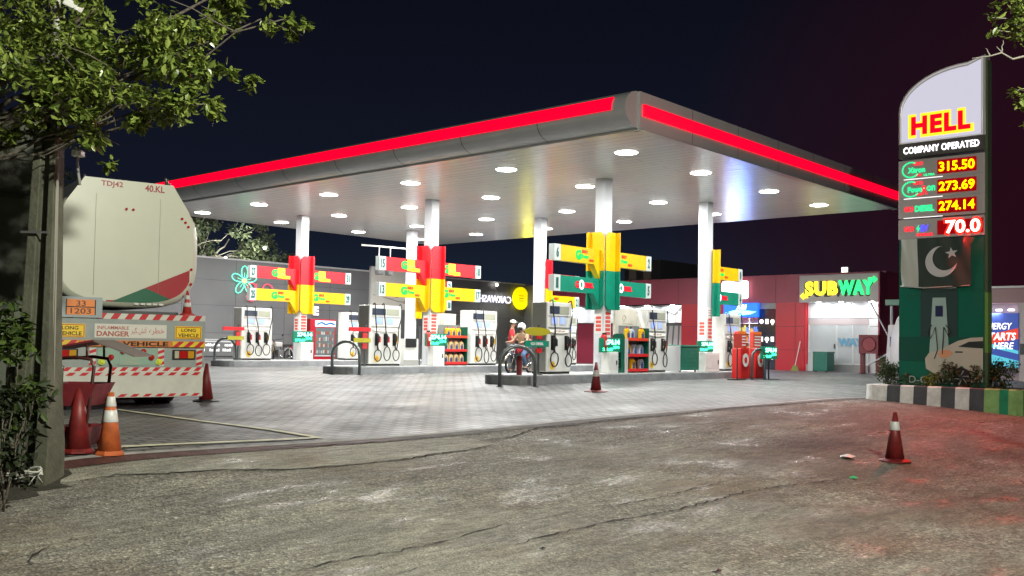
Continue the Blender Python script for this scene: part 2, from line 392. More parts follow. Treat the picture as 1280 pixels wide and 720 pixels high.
for nm, pts in CR.items():
    wd = {'c1': .015, 'c5': .020, 'c3': .011, 'c2': .014, 'c6': .018}.get(nm, .008)
    fine = []
    for (x0, y0_), (x1, y1_) in zip(pts[:-1], pts[1:]):
        k = max(2, int(math.hypot(x1-x0, y1_-y0_)/.07))
        for i in range(k):
            t = i/k; fine.append((x0+(x1-x0)*t+rr.uniform(-.018, .018), y0_+(y1_-y0_)*t+rr.uniform(-.028, .028)))
    fine.append(pts[-1]); vs = []
    for i, (x, y) in enumerate(fine):
        w = wd*(.35+rr.random()*1.3)*min(1, (min(i, len(fine)-1-i)+.4)/4)
        for s in (-1, 1): vs.append((x+s*w*.25, y+s*w, gz(x, y)+.0105))
    b = B(); b.add(vs, [(2*i, 2*i+2, 2*i+3, 2*i+1) for i in range(len(fine)-1)]); struct(b.build('road_crack', M_crack))
# soil by the pole, tyre-dark strip
b = B(); vs = [(3.72, 9.75)]; n = 40
for i in range(n):
    a = i/n*2*math.pi; r_ = 1+rr.uniform(-.16, .12)
    vs.append((3.15+1.25*r_*math.cos(a), 9.75+.85*r_*math.sin(a)))
b.add([(x, y, gz(x, y)+(.03 if i == 0 else .005)) for i, (x, y) in enumerate(vs)], [(0, i, i % n+1) for i in range(1, n+1)])
struct(b.build('ground_soil', mat('soil', (.028, .026, .017), .95, var=.5, vscale=8, bump=.8, bscale=30)))

# ------------------------------------------------------------------ canopy
ZS = 6.4; U0, U1, V0, V1 = 17.47, 32.5, 11.96, 34.0
def mat_soffit():
    m = bpy.data.materials.new('soffit_panels'); m.use_nodes = True; t = m.node_tree; b = t.nodes['Principled BSDF']; N = t.nodes; L = t.links
    g = N.new('ShaderNodeNewGeometry')
    mp = N.new('ShaderNodeMapping'); mp.inputs['Rotation'].default_value = (0, 0, R(90)); L.new(g.outputs['Position'], mp.inputs['Vector'])
    br = N.new('ShaderNodeTexBrick'); L.new(mp.outputs[0], br.inputs['Vector']); br.inputs['Scale'].default_value = 1
    br.inputs['Brick Width'].default_value = 5.6; br.inputs['Row Height'].default_value = .30; br.inputs['Mortar Size'].default_value = .010
    br.inputs['Color1'].default_value = (.80, .86, .88, 1); br.inputs['Color2'].default_value = (.86, .91, .92, 1); br.inputs['Mortar'].default_value = (.36, .36, .36, 1)
    L.new(br.outputs['Color'], b.inputs['Base Color']); b.inputs['Roughness'].default_value = .24; b.inputs['Specular IOR Level'].default_value = .6
    # oil-canning of the thin panels
    m2 = N.new('ShaderNodeMapping'); m2.inputs['Scale'].default_value = (5, .6, 1); L.new(g.outputs['Position'], m2.inputs['Vector'])
    n = N.new('ShaderNodeTexNoise'); n.inputs['Scale'].default_value = 1.0; n.inputs['Detail'].default_value = 2; L.new(m2.outputs[0], n.inputs['Vector'])
    bp = N.new('ShaderNodeBump'); bp.inputs['Strength'].default_value = .5; bp.inputs['Distance'].default_value = .03; L.new(n.outputs['Fac'], bp.inputs['Height'])
    L.new(bp.outputs[0], b.inputs['Normal']); return m
M_soffit = mat_soffit()
M_fascia = mat('fascia_grey', (.46, .46, .47), .33, metal=.3, var=.08, vscale=1.2)
M_strip = emat('red_light_strip', (1., .0, .022), 1.25, base=(.5, .0, .01))
can = thing('canopy', 'large flat white canopy with glowing red edge strip over the fuel islands', 'canopy', (U0, V0, 0))
cm = Matrix.Translation((-U0, -V0, 0))
b = bb(cm); b.box(U0, U1, V0, V1, ZS, ZS+.05); b.build('soffit', M_soffit, can)
b = bb(cm); b.box(U0+.1, U1-.1, V0+.1, V1-.1, ZS+.6, ZS+.72); b.build('roof', mat('roof_sheet', (.2, .2, .2), .6), can)
# rounded fascia along the -u side
zc, hr = ZS+.40, .40
b = bb(cm, True); n = 18; vs = []; fs = []
segs = 9; 
for j in range(segs+1):
    v = V0+(V1-V0)*j/segs
    for i in range(n+1):
        a = -math.pi/2+math.pi*i/n
        vs.append((U0-.48*math.cos(a), v, zc+hr*math.sin(a)))
for j in range(segs):
    for i in range(n): fs.append((j*(n+1)+i, j*(n+1)+i+1, (j+1)*(n+1)+i+1, (j+1)*(n+1)+i))
b.add(vs, fs)
b.smooth = False; b.add([vs[i] for i in range(n+1)], [tuple(range(n+1))]); b.build('fascia_panel', M_fascia, can)
b = bb(cm)
for j in range(1, segs): 
    v = V0+(V1-V0)*j/segs
    vv = [(U0-.483*math.cos(a), v+dv_, zc+.403*math.sin(a)) for dv_ in (-.012, .012) for a in [(-math.pi/2+math.pi*i/n) for i in range(n+1)]]
    b.add(vv, [(i, i+1, n+2+i, n+1+i) for i in range(n)])
b.build('panel_joint', mat('joint_dark', (.08, .08, .08), .6), can)
# flat fascia along the road side, far side and far end
b = bb(cm); b.box(U0, U1, V0-.05, V0, ZS, ZS+.80); b.build('fascia_panel', M_fascia, can)
b = bb(cm); b.box(U0, U1, V1, V1+.05, ZS, ZS+.80); b.build('fascia_panel', M_fascia, can)
b = bb(cm); b.box(U1, U1+.05, V0-.05, V1+.05, ZS, ZS+.80); b.build('fascia_panel', M_fascia, can)
b = bb(cm); b.box(U0+.02, U1, V0-.10, V0+.12, ZS-.045, ZS-.002); b.build('edge_trim', mat('trim_light', (.5, .5, .5), .3, metal=.5), can)
b = bb(cm); b.box(U0-.02, U0+.10, V0, V1, ZS-.045, ZS-.003); b.build('edge_trim', MATS['trim_light'], can)
b = bb(cm)
for k in range(1, 7): u = U0+(U1-U0)*k/7; b.box(u-.008, u+.008, V0-.053, V0-.05, ZS+.01, ZS+.265); b.box(u-.008, u+.008, V0-.053, V0-.05, ZS+.535, ZS+.79)
b.build('panel_joint', MATS['joint_dark'], can)
# light strips
b = bb(cm); b.box(U0+.10, U1+.02, V0-.10, V0-.052, ZS+.27, ZS+.53); b.build('light_strip', M_strip, can)
b = bb(cm); vs = []; 
for v in (V0+.35, V1-.1):
    for k in range(5):
        a = R(-6)+R(44)*k/4-R(0); vs.append((U0-.50*math.cos(a)-.01, v, zc+.42*math.sin(a)))
fs = [(k, k+1, 6+k, 5+k) for k in range(4)]; b.add(vs, fs); o = b.build('light_strip', M_strip, can)
so = o.modifiers.new('s', 'SOLIDIFY'); so.thickness = .02
# canopy down lights: 4 x 6, each with a ring, a lens and a lamp
LU = (19.50, 22.98, 26.90, 30.37); LV = (13.68, 17.58, 21.36, 25.21, 29.06, 32.68)
first = None
for u in LU:
    for v in LV:
        if first is None:
            b = bb(None, True); b.lathe([(.305, 0), (.305, -.006), (.285, -.007), (.28, -.001)], n=24); d0 = b.build('downlight', M_white, can)
            b = bb(None, True); b.lathe([(.278, -.004), (.265, -.013), (.16, -.018), (.02, -.020)], n=24); l0 = b.build('lens', M_lens, d0); first = (d0, l0)
            d, l = first
        else:
            d = first[0].copy(); COL.objects.link(d); l = first[1].copy(); COL.objects.link(l); l.parent = d
        d.location = (u-U0, v-V0, ZS)
        lamp('canopy_lamp', 'AREA', (u, v, ZS-.032), P_DOWN, (.985, 1, .975), .38)
# six columns with their price posters
CU, CV = (22.28, 27.84), (16.37, 23.34, 30.33)
for u in CU:
    for v in CV:
        z0 = gz(u, v)+.1
        b = bb(cm); b.box(u-.17, u+.17, v-.17, v+.17, z0, ZS); b.build('column', M_column, can, .012)

# ------------------------------------------------------------------ kerbed islands
def island(v, u0, u1, label):
    z0 = gz((u0+u1)/2, v)
    t = thing('fuel_island', label, 'kerb island', (u0, v, z0), group='raised islands under the canopy')
    n = 10; hw = .72; poly = []
    for k in range(n+1):
        a = math.pi/2+math.pi*k/n; poly.append((.45+.45*math.cos(a), hw*math.sin(a)))
    L_ = u1-u0
    for k in range(n+1):
        a = -math.pi/2+math.pi*k/n; poly.append((L_-.45+.45*math.cos(a), hw*math.sin(a)))
    b = B(); b.prism(poly, -.35, .20); b.build('kerb', M_concrete, t, .02)
    b = B(); b.prism([(p[0]*.985+.08, p[1]*.95) for p in poly], .19, .213); b.build('top_slab', mat('island_top', (.46, .46, .45), .6, var=.15, vscale=3), t)
    return z0+.213
ZI = [island(CV[0], 17.95, 30.9, 'nearest kerbed grey island with the two green price signs and green bin'),
      island(CV[1], 18.25, 31.0, 'middle kerbed grey island with the red and yellow lane sign and oil rack'),
      island(CV[2], 18.75, 31.2, 'farthest kerbed grey island in front of the grey wall')]

# ------------------------------------------------------------------ lane signs on the columns
M_numb = mat('number_plate_white', (.55, .60, .58), .4)
M_numt = mat('number_teal', (.005, .10, .09), .5)
def halo(b, txt, x, y, z, w, h): text(b, txt, x, y, z, .2, .012, fit=(w, h), bold=.006)
def lane_sign(ui, vi, ctop, cbot, nums, label, hi_gap=0):
    u, v = CU[ui], CV[vi]
    t = thing('lane_sign', label, 'lane sign', (u, v, 0), group='coloured lane signs wrapped round the columns')
    zt, zm, zb = 4.88, 3.80, 2.72; half = ui == 1
    mt = {'r': M_red, 'y': M_yellow, 'g': M_green}
    for part_z0, part_z1, cc in ((zm, zt, ctop), (zb, zm, cbot)):
        up_ = cc == ctop
        b = B()
        # folded panels on the four faces, open at two corners; tops slant down towards the open corner
        for (axis_, sign) in (('u', -1), ('u', 1), ('v', -1), ('v', 1)):
            if half and axis_ == 'u' and sign < 0: continue
            s = sign; out = .235; a0, a1 = part_z0, part_z1; c = .14
            p = [(s*.215, a0+(0 if up_ else .12)), (s*.10, a0), (-s*.40, a0), (-s*.40, a1), (s*.10, a1), (s*.215, a1-(c if up_ else 0))]
            if half and axis_ == 'v': p = [(.05, a0), (.40, a0+.12), (.40, a1-.14), (.05, a1)]; s = -1
            if s > 0: p = p[::-1]
            n = len(p)
            for d0, d1 in ((0, .03),):
                if axis_ == 'u': vs_ = [(sign*(out+d), q[0], q[1]) for d in (d0, d1) for q in p]
                else: vs_ = [(q[0], sign*(out+d), q[1]) for d in (d0, d1) for q in p]
                b.add(vs_, [tuple(range(n)), tuple(range(n, 2*n))[::-1]]+[(i, (i+1) % n, n+(i+1) % n, n+i) for i in range(n)])
        if not half: b.box(-.235, -.17, -.05, .05, part_z0+.2, part_z1-.2)
        b.box(.17, .235, -.05, .05, part_z0+.2, part_z1-.2)
        b.build('column_wrap', mt[cc], t)
    k = 0
    for zz, cc in ((4.17, ctop), (3.36, cbot)):
        for side in (-1, 1):
            if half and side < 0: k += 1; continue
            x0, x1 = (-2.28, -.25) if side < 0 else (.25, 2.28)
            e0, e1 = (x0, x0+.26) if side < 0 else (x1-.26, x1)
            m0, m1 = (x0+.262, x1) if side < 0 else (x0, x1-.262)
            b = B(); b.box(m0, m1, -.09, .09, zz-.21, zz+.21)
            b.add([(side*.26, -.09, zz-.21), (side*.26, .09, zz-.21), (side*.55, -.09, zz-.21), (side*.55, .09, zz-.21), (side*.26, -.09, zz-.62), (side*.26, .09, zz-.62)], [(0, 2, 4), (1, 5, 3), (2, 3, 5, 4), (0, 4, 5, 1), (0, 1, 3, 2)] if side > 0 else [(0, 4, 2), (1, 3, 5), (2, 4, 5, 3), (0, 1, 5, 4), (0, 2, 3, 1)])
            arm = b.build('sign_arm', mt[cc], t)
            b = B(); b.box(e0, e1, -.095, .095, zz-.215, zz+.215); pl = b.build('number_plate', M_numb, t)
            F = frame((0, -.10, 0), (1, 0, 0)); b = bb(F); text(b, nums[k], (e0+e1)/2, zz, 0, .3, .008, fit=(.17 if len(nums[k]) > 1 else .09, .28), bold=.012); b.build('numeral', M_numt, pl)
            # fuel name lettering
            cx_ = (-1.0 if side < 0 else .85)
            if cc == 'g':
                b = bb(frame((0, -.098, 0), (1, 0, 0))); text(b, 'G', cx_-.29, zz, 0, .2, .012, fit=(.17, .19), bold=.01)
                text(b, 'DIESEL', cx_+.22, zz, 0, .2, .012, fit=(.44, .14), bold=.01); b.build('lettering', emat('neon_red', (1., .01, .03), 1.1, base=(.3, 0, .01)), arm)
                b = bb(frame((0, -.1005, 0), (1, 0, 0))); text(b, 'O', cx_-.10, zz, 0, .2, .012, fit=(.2, .26), bold=.004); b.build('lettering', emat('neon_white', (1, 1, 1), 1.6), arm)
            else:
                b = bb(frame((0, -.098, 0), (1, 0, 0))); text(b, 'G', cx_-.25, zz, 0, .2, .014, fit=(.26, .27), bold=.014); text(b, 'Xtron' if cc == 'r' else 'Power', cx_+.06, zz-.03, 0, .2, .012, fit=(.30, .12), bold=.006); b.build('lettering', emat('neon_green', (.0, .75, .10), 1.2, base=(0, .10, .02)), arm)
                b = bb(frame((0, -.0985, 0), (1, 0, 0))); text(b, 'GO', cx_+.02, zz+.10, 0, .2, .014, fit=(.26, .09), bold=.012)
                if cc == 'y': text(b, 'GO', cx_+.33, zz-.12, 0, .2, .014, fit=(.2, .07), bold=.012)
                b.build('lettering', emat('neon_orange', (1., .06, .01), 1.0, base=(.3, .01, 0)) if cc == 'y' else emat('neon_yellow', (1., .75, .02), 1.2), arm)
                if cc == 'r':
                    b = bb(frame((0, -.092, 0), (1, 0, 0))); b.box(cx_-.12, cx_+.19, zz-.17, zz+.19, 0, .004); b.box(cx_+.1, cx_+.42, zz-.18, zz-.08, 0, .004); b.build('logo_patch', MATS['neon_yellow'], arm)
            k += 1
    return t
lane_sign(0, 0, 'y', 'g', ['6', '2', '1', '5'], 'yellow over green lane sign on the nearest column, with arms on both sides')
lane_sign(1, 0, 'y', 'g', ['7', '8', '3', '4'], 'yellow over green lane sign nearest the shop, with arms only on its right')
lane_sign(0, 1, 'r', 'y', ['15', '18', '13', '17'], 'red over yellow lane sign on the middle column, over the extinguisher')
lane_sign(1, 1, 'r', 'y', ['14', '16', '12', '21'], 'red over yellow lane sign half hidden behind the nearest pump')
lane_sign(0, 2, 'r', 'y', ['27', '31', '25', '29'], 'red over yellow lane sign in front of the flower sign')
lane_sign(1, 2, 'r', 'y', ['26', '32', '24', '30'], 'red over yellow lane sign on the farthest column, mostly hidden')

# price posters and cabinets on the columns, LED price boards
M_poster = mat('poster_white', (.72, .70, .68), .4)
def column_poster(u, v, label):
    F = frame((u, v-.172, 0), (1, 0, 0))
    o = bb(F); o.box(-.15, .15, 1.95, 3.0, 0, .012); r_ = o.build('price_poster', M_poster); tag(r_, label, 'poster', 'printed price posters on the columns')
    b = bb(F); 
    for k in range(6): b.box(-.11, .12, 2.02+k*.11, 2.10+k*.11, .013, .016)
    b.build('red_rows', mat('poster_red', (.62, .09, .07), .5), r_)
    b = bb(F)
    for k in range(3): b.box(-.10, .08, 2.74+k*.075, 2.765+k*.075, .013, .016)
    b.build('text_rows', mat('poster_text', (.35, .2, .2), .5), r_)
    F2 = frame((u-.172, v, 0), (0, -1, 0)); b = bb(F2); b.box(-.12, .12, 2.05, 2.8, 0, .01)
    b.build('side_sheet', M_poster, r_); b = bb(F2)
    for k in range(4): b.box(-.09, .09, 2.12+k*.11, 2.20+k*.11, .011, .014)
    b.build('red_rows', MATS['poster_red'], r_)
for (ui, vi, l) in ((0, 0, 'white and red price poster on the nearest column above the green board'), (1, 0, 'white and red price poster on the column by the green bin'), (0, 1, 'white and red price poster on the middle column beside the oil rack'), (0, 2, 'white and red price poster on the column by the red drinks fridge')):
    column_poster(CU[ui], CV[vi], l)
def led_board(uc, v, zc_, w, h, label, txt='274.14', stand=False):
    t = thing('price_board', label, 'price board', (uc, v, 0), group='small green illuminated price boards')
    F = frame((0, 0, 0), (1, 0, 0)); b = bb(F); b.box(-w/2, w/2, zc_-h/2, zc_+h/2, -.08, 0); b.build('housing', M_ledback, t, .01)
    b = bb(F); text(b, txt, .07*w, zc_+h*.22, .006, .2, .01, fit=(w*.74, h*.34), bold=.008); b.build('digits', M_led_c, t)
    b = bb(F); text(b, '273.69', -w*.16, zc_-h*.28, .006, .2, .01, fit=(w*.5, h*.22), bold=.008); text(b, '274', w*.27, zc_-h*.14, .006, .2, .01, fit=(w*.3, h*.2), bold=.008); b.build('digits', M_led_g, t)
    if stand: b = B(); b.cyl((0, .04, zc_), (0, .04, .72), .025); b.box(-.25, .25, -.2, .2, .72, .75); b.build('stand', M_black, t)
    return t
led_board(22.12, 15.95, 1.73, .92, .40, 'green glowing price board on the nearest column, beside the tall green board')
led_board(27.22, 15.95, 1.75, .90, .34, 'green glowing price board on the column by the green bin')
led_board(22.25, 22.95, 1.82, .94, .40, 'green glowing price board on the middle column, above the oil rack')
led_board(22.15, 29.95, 1.86, .90, .42, 'green glowing price board on the far column left of the red fridge')
led_board(28.75, 14.55, 1.58, 1.0, .40, 'green glowing price board on a stand at the right end of the nearest island', stand=True)

# ------------------------------------------------------------------ fuel dispensers
M_pside = mat('pump_side_grey', (.27, .27, .25), .4, var=.08, vscale=3)
M_screen = mat('pump_screen_dark', (.05, .06, .09), .12, coat=.5)
M_panelolive = mat('pump_panel_olive', (.36, .37, .29), .35)
def dispenser(w, nn, seed, label, loc, side=M_offwhite, colors=('k', 'r', 'y')):
    rg = random.Random(seed); H = 1.86; D = .52
    t = thing('fuel_dispenser', label, 'fuel pump', loc, group='white fuel pumps on the islands')
    b = B(); b.rbox(0, w, 0, D, .06, H, .018); b.build('cabinet', M_offwhite, t)
    b = B(); b.box(-.012, .0, .03, D-.03, .08, H-.02); b.build('side_panel', side, t)
    b = B(); b.box(.01, w-.01, .02, D-.02, 0, .06); b.build('plinth', M_blackp, t)
    F = frame((0, 0, 0), (1, 0, 0))
    b = bb(F); b.box(.10, w*.5, 1.56, 1.76, .0, .012); b.build('display', M_screen, t)
    b = bb(F); b.box(w*.53, w-.10, 1.56, 1.76, .0, .010); b.build('advert_panel', M_panelolive, t)
    for k in (0, 1):
        x0 = w*(.20+.34*k); b = bb(F); b.box(x0-.03, x0+w*.22, 1.27, 1.50, 0, .008); s = b.build('price_display', mat('screen_frame', (.5, .52, .6), .3), t)
        b = bb(F); b.box(x0+.02, x0+w*.22-.05, 1.31, 1.46, .009, .012); b.build('screen', M_blue, s)
    b = bb(F); b.box(.06, w-.06, 1.20, 1.215, 0, .02); b.box(.06, w-.06, 1.50, 1.512, 0, .015); b.build('trim', mat('trim_steel', (.45, .46, .46), .3, metal=.6), t)
    b = bb(F)          # curved name plate
    n = 8; vs = []
    for i in range(n+1):
        q = i/n*2-1; vs += [(w/2+q*w*.40, 1.15, .004), (w/2+q*w*.40, 1.10-.035*(1-q*q)-.01, .03)]
    b.add(vs, [(2*i, 2*i+1, 2*i+3, 2*i+2) for i in range(n)]); b.build('name_plate', mat('plate_cream', (.78, .76, .70), .35), t)
    b = bb(F); text(b, 'go go go', w/2, 1.115, .03, .06, .006, fit=(w*.44, .035)); b.build('lettering', mat('letter_maroon', (.30, .05, .03), .5), t)
    xs_ = [w*(.22+.56*i/(nn-1)) for i in range(nn)] if nn > 1 else [w/2]
    gc = {'k': M_blackp, 'r': M_redp, 'y': mat('grip_yellow', (.75, .45, .02), .4), 'o': mat('grip_orange', (.7, .14, .02), .4), 'g': M_green}
    for i, x in enumerate(xs_):
        b = bb(F); b.box(x-.055, x+.055, .62, 1.0, -.02, .006); b.build('nozzle_holster', M_blackp, t)
        nz = bb(F); nz.tube([(x-.01, .98, .03), (x, .96, .09), (x+.01, .84, .10), (x+.015, .70, .07), (x+.0, .62, .05)], .03, 8)
        nz.box(x-.03, x+.03, .78, .93, .05, .13); n_ = nz.build('nozzle', M_blackp, t)
        b = bb(F); b.box(x+.02, x+.085, .72, .90, .06, .12); b.build('grip', gc[colors[i % len(colors)]], n_)
        # hose: from nozzle down in a loop and up over the top
        cx_ = x+rg.uniform(-.02, .05); cy_ = .34+rg.uniform(-.03, .05); rx_, ry_ = rg.uniform(.11, .15), rg.uniform(.18, .26)
        path = [(x, .64, .06)]
        for k in range(17):
            a = math.pi/2-(k/16)*2*math.pi*1.0; path.append((cx_+rx_*math.cos(a)*(1 if i % 2 else -1), cy_+ry_*math.sin(a)*.9, .07+.012*k/4))
        top_x = [.12, .40, .95][i % 3]*w if nn == 3 else [.14, .92][i]*w
        path += [(cx_+(.05 if top_x > x else -.05), .75, .12), ((top_x+x)/2+rg.uniform(-.05, .05), 1.15, .13), (top_x, 1.55, .10), (top_x, H+.02, .07), (top_x+.02, H+.05, 0), (top_x+.02, H+.0, -.06)]
        b = bb(F); pts = path
        # smooth with Catmull-Rom
        sm = []
        for q in range(len(pts)-1):
            p0, p1, p2, p3 = [Vector(pts[max(0, min(len(pts)-1, q+d))]) for d in (-1, 0, 1, 2)]
            for s in range(3):
                tt = s/3; sm.append(.5*((2*p1)+(-p0+p2)*tt+(2*p0-5*p1+4*p2-p3)*tt*tt+(-p0+3*p1-3*p2+p3)*tt**3))
        sm.append(Vector(pts[-1])); b.tube(sm, .017, 6); b.build('hose', M_black, t)
    b = bb(F); b.cyl((w*.24, .22, 0), (w*.24, .22, .01), .105, n=20); st = b.build('round_sticker', mat('sticker_yellow', (.80, .52, .05), .4), t)
    b = bb(F); b.cyl((w*.24, .22, .01), (w*.24, .22, .013), .055, n=16); b.build('sticker_mark', mat('sticker_brown', (.5, .25, .04), .5), st)
    return t
def dz(u, v): return ZI[0 if v < 20 else 1 if v < 27 else 2]
for (u, v, w, nn, seed, side, colors, l) in (
  (19.50, 16.08, 1.00, 2, 1, M_pside, ('k', 'r'), 'white pump with grey side panel at the near end of the nearest island'),
  (24.10, 16.08, 1.02, 2, 2, M_offwhite, ('k', 'o'), 'white pump between the oil bottle rack and the green bin'),
  (28.60, 16.08, 1.06, 2, 3, M_offwhite, ('k', 'g'), 'white pump at the right end of the nearest island, by the red stands'),
  (19.48, 23.05, 1.28, 3, 4, M_pside, ('r', 'r', 'y'), 'white pump with three nozzles at the left end of the middle island'),
  (23.92, 23.05, 1.30, 3, 5, M_offwhite, ('r', 'r', 'y'), 'white pump right of the oil rack on the middle island, by the motorcycle'),
  (28.50, 23.05, 1.25, 2, 8, M_offwhite, ('k', 'r'), 'white pump on the middle island, mostly hidden behind the nearest pump'),
  (19.58, 30.05, 1.26, 3, 6, M_offwhite, ('r', 'r', 'y'), 'white pump at the left end of the farthest island, below the flower sign'),
  (24.25, 30.05, 1.26, 3, 7, M_offwhite, ('k', 'r', 'y'), 'white pump right of the red fridge on the farthest island')):
    dispenser(w, nn, seed, l, (u, v, dz(u, v)), side, colors)

# small lane pointers at the island ends
def pointer(u, v, zoff, label, green=False):
    zi = dz(u, v); t = thing('fuel_pointer', label, 'small sign', (u, v, zi), group='small fuel name signs on posts at the island ends')
    b = B(); b.cyl((.35, 0, 0), (.35, 0, 1.25), .03, n=8); b.cyl((.35, 0, 0), (.35, 0, .03), .12, n=12); b.build('post', M_steel, t)
    F = frame((0, -.03, 0), (1, 0, 0))
    if green:
        b = bb(F, True)
        vs = [(.28+.50*math.cos(a), 1.08+.105*math.sin(a)) for a in [2*math.pi*i/24 for i in range(24)]]; b.smooth = False; b.prism([(x, y) for x, y in vs], -.03, 0, 'z'); b.build('oval_plate', mat('olive_yellow', (.40, .36, .02), .4), t)
        b = bb(F); b.box(-.20, .72, .70, .85, -.03, 0); gp = b.build('name_bar', M_green, t)
        b = bb(F); text(b, 'GO DIESEL', .26, .775, .003, .1, .006, fit=(.5, .07), bold=.004); b.build('lettering', M_white, gp)
        b = bb(F); b.box(.24, .46, .90, 1.0, -.03, -.002); b.box(.24, .46, .55, .66, -.03, -.002); b.build('red_tab', M_redp, t)
    else:
        b = bb(F); b.box(-.28, .55, 1.04, 1.16, -.03, 0); b.build('name_bar', M_red, t)
        b = bb(F); b.box(.24, .42, .78, 1.0, -.03, -.003); b.box(.24, .42, .52, .68, -.03, -.003); b.build('red_tab', M_redp, t)
        b = bb(F); b.box(-.10, .55, .71, .84, -.03, 0); b.build('name_bar', mat('olive_yellow', (.40, .36, .02), .4), t)
pointer(18.55, 15.85, 0, 'oval yellow and green diesel name sign before the nearest pump', True)
pointer(18.80, 22.85, 0, 'red and yellow name sign at the left end of the middle island')
pointer(18.98, 29.85, 0, 'red and yellow name sign at the left end of the farthest island')
b = B(); b.cyl((18.29, 15.95, ZI[0]), (18.29, 15.95, ZI[0]+.47), .07, n=14); tag(b.build('stub_bollard', M_cone), 'short dark red post on the near end of the nearest island', 'bollard')

# hoop barriers
def hoop(p, q, h, label):
    p = Vector(p); q = Vector(q); d = (q-p); L_ = d.length; r_ = L_/2; zg = gz((p.x+q.x)/2, (p.y+q.y)/2)
    t = thing('hoop_barrier', label, 'barrier', ((p.x+q.x)/2, (p.y+q.y)/2, zg), math.atan2(d.y, d.x), 'grey steel hoop barriers at the island ends')
    path = [(-r_, 0, 0), (-r_, 0, h-r_)]+[(-r_*math.cos(math.pi*k/12), 0, h-r_+r_*math.sin(math.pi*k/12)) for k in range(1, 12)]+[(r_, 0, h-r_), (r_, 0, 0)]
    b = B(); b.tube(path, .045, 10); b.build('hoop', M_steel, t)
    b = B(); b.cyl((-r_, 0, 0), (-r_, 0, .012), .09, n=14); b.cyl((r_, 0, 0), (r_, 0, .012), .09, n=14); b.build('foot_plate', M_dgrey, t)
hoop((17.25, 15.65), (17.95, 15.15), .96, 'grey steel hoop before the nearest island, left of the first pump')
hoop((18.02, 22.95), (18.55, 22.35), .97, 'grey steel hoop at the left end of the middle island')
hoop((18.85, 30.55), (19.35, 30.0), .97, 'grey steel hoop at the left end of the farthest island by the wall')
hoop((27.9, 14.72), (28.4, 14.55), .95, 'grey steel hoop standing among the red stands')

# fire extinguishers
def extinguisher(u, v, z, label, h=.5, r=.10):
    t = thing('fire_extinguisher', label, 'extinguisher', (u, v, z), group='red fire extinguishers hung on columns')
    b = bb(None, True); b.lathe([(.02, 0), (r, .02), (r, h*.78), (r*.8, h*.88), (.03, h*.94)], n=16); b.build('cylinder', M_redp, t)
    b = B(); b.box(-.03, .08, -.03, .03, h*.93, h*1.02); b.build('valve', M_blackp, t)
    b = B(); b.tube([(.06, 0, h*.97), (.13, 0, h*.9), (.13, 0, h*.3)], .014, 6); b.build('hose', M_black, t)
    b = bb(frame((0, -r-.002, 0), (1, 0, 0))); b.box(-.05, .05, h*.35, h*.6, 0, .003); b.build('label_sheet', M_white, t)
extinguisher(21.88, 16.02, 1.56, 'red fire extinguisher hung left of the nearest column')
extinguisher(21.88, 23.0, 1.60, 'red fire extinguisher hung left of the middle column')

# column base cabinets
def cabinet(u0, u1, v, z0, z1, label, slant=False):
    b = B(); b.rbox(u0, u1, v, v+.3, z0, z1, .015); o = b.build('meter_cabinet', M_offwhite); tag(o, label, 'cabinet', 'pale service cabinets at the column feet')
    b = bb(frame((u0, v-.001, 0), (1, 0, 0))); w = u1-u0; b.box(.04, w-.04, z0+.1, z1-.08, 0, .006); b.build('door', mat('cabinet_door', (.62, .62, .60), .35, var=.1, vscale=4), o)
    b = bb(frame((u0, v-.008, 0), (1, 0, 0))); b.box(w-.12, w-.08, (z0+z1)/2-.06, (z0+z1)/2+.06, 0, .02); b.build('handle', M_dgrey, o)
cabinet(21.95, 22.36, 15.86, ZI[0], 1.55, 'pale cabinet below the green price board on the nearest column')
cabinet(27.0, 27.9, 15.86, ZI[0], 1.56, 'pale cabinet right of the green bin')
cabinet(21.96, 22.45, 22.8, ZI[1], 1.62, 'pale cabinet below the green price board on the middle column')
cabinet(21.95, 22.5, 29.8, ZI[2], 1.66, 'pale cabinet at the foot of the far column by the fridge')
# payment terminal left of the middle column
t = thing('payment_terminal', 'white payment kiosk with black screen between pump and middle column', 'kiosk', (20.95, 23.1, ZI[1]))
b = B(); b.rbox(0, .62, 0, .3, 0, .85, .015); b.build('body', M_offwhite, t)
b = B(); b.box(.0, .62, -.005, 0, 0, .18); b.build('base_panel', M_grey, t)
b = bb(frame((0, -.01, 0), (1, 0, 0))); b.box(.06, .5, .58, .86, 0, .03); b.build('screen', M_blackp, t)
b = B(); b.cyl((.72, .05, 0), (.72, .05, 1.25), .022); b.build('post', M_dgrey, t)

# tall green product board with vertical name
t = thing('product_board', 'tall dark green board with vertical white lettering beside the nearest column', 'board', (22.36, 16.0, ZI[0]))
F = frame((0, 0, 0), (1, 0, 0)); poly = [(0, 0), (.50, 0), (.50, .98)]+[(.42+.08*math.cos(a), 1.02+.08*math.sin(a)) for a in (0, R(45), R(90))]+[(.08+.08*math.cos(a), 1.02+.08*math.sin(a)) for a in (R(90), R(135), R(180))]
b = bb(F); b.prism(poly, -.06, 0); b.build('board', mat('board_green', (.004, .09, .055), .35), t)
b = B(); vs, fs = text_mesh('ULTRA MAX', .2, .01, bold=.006)
xs_ = [v.x for v in vs]; w_ = max(xs_)-min(xs_); hgt = max(v.y for v in vs)-min(v.y for v in vs)
b = bb(F); b.add([(.25-(v.y)*.16/hgt, .42+v.x*.6/w_, .006) for v in vs], [f for f in fs]); b.build('lettering', M_white, t)

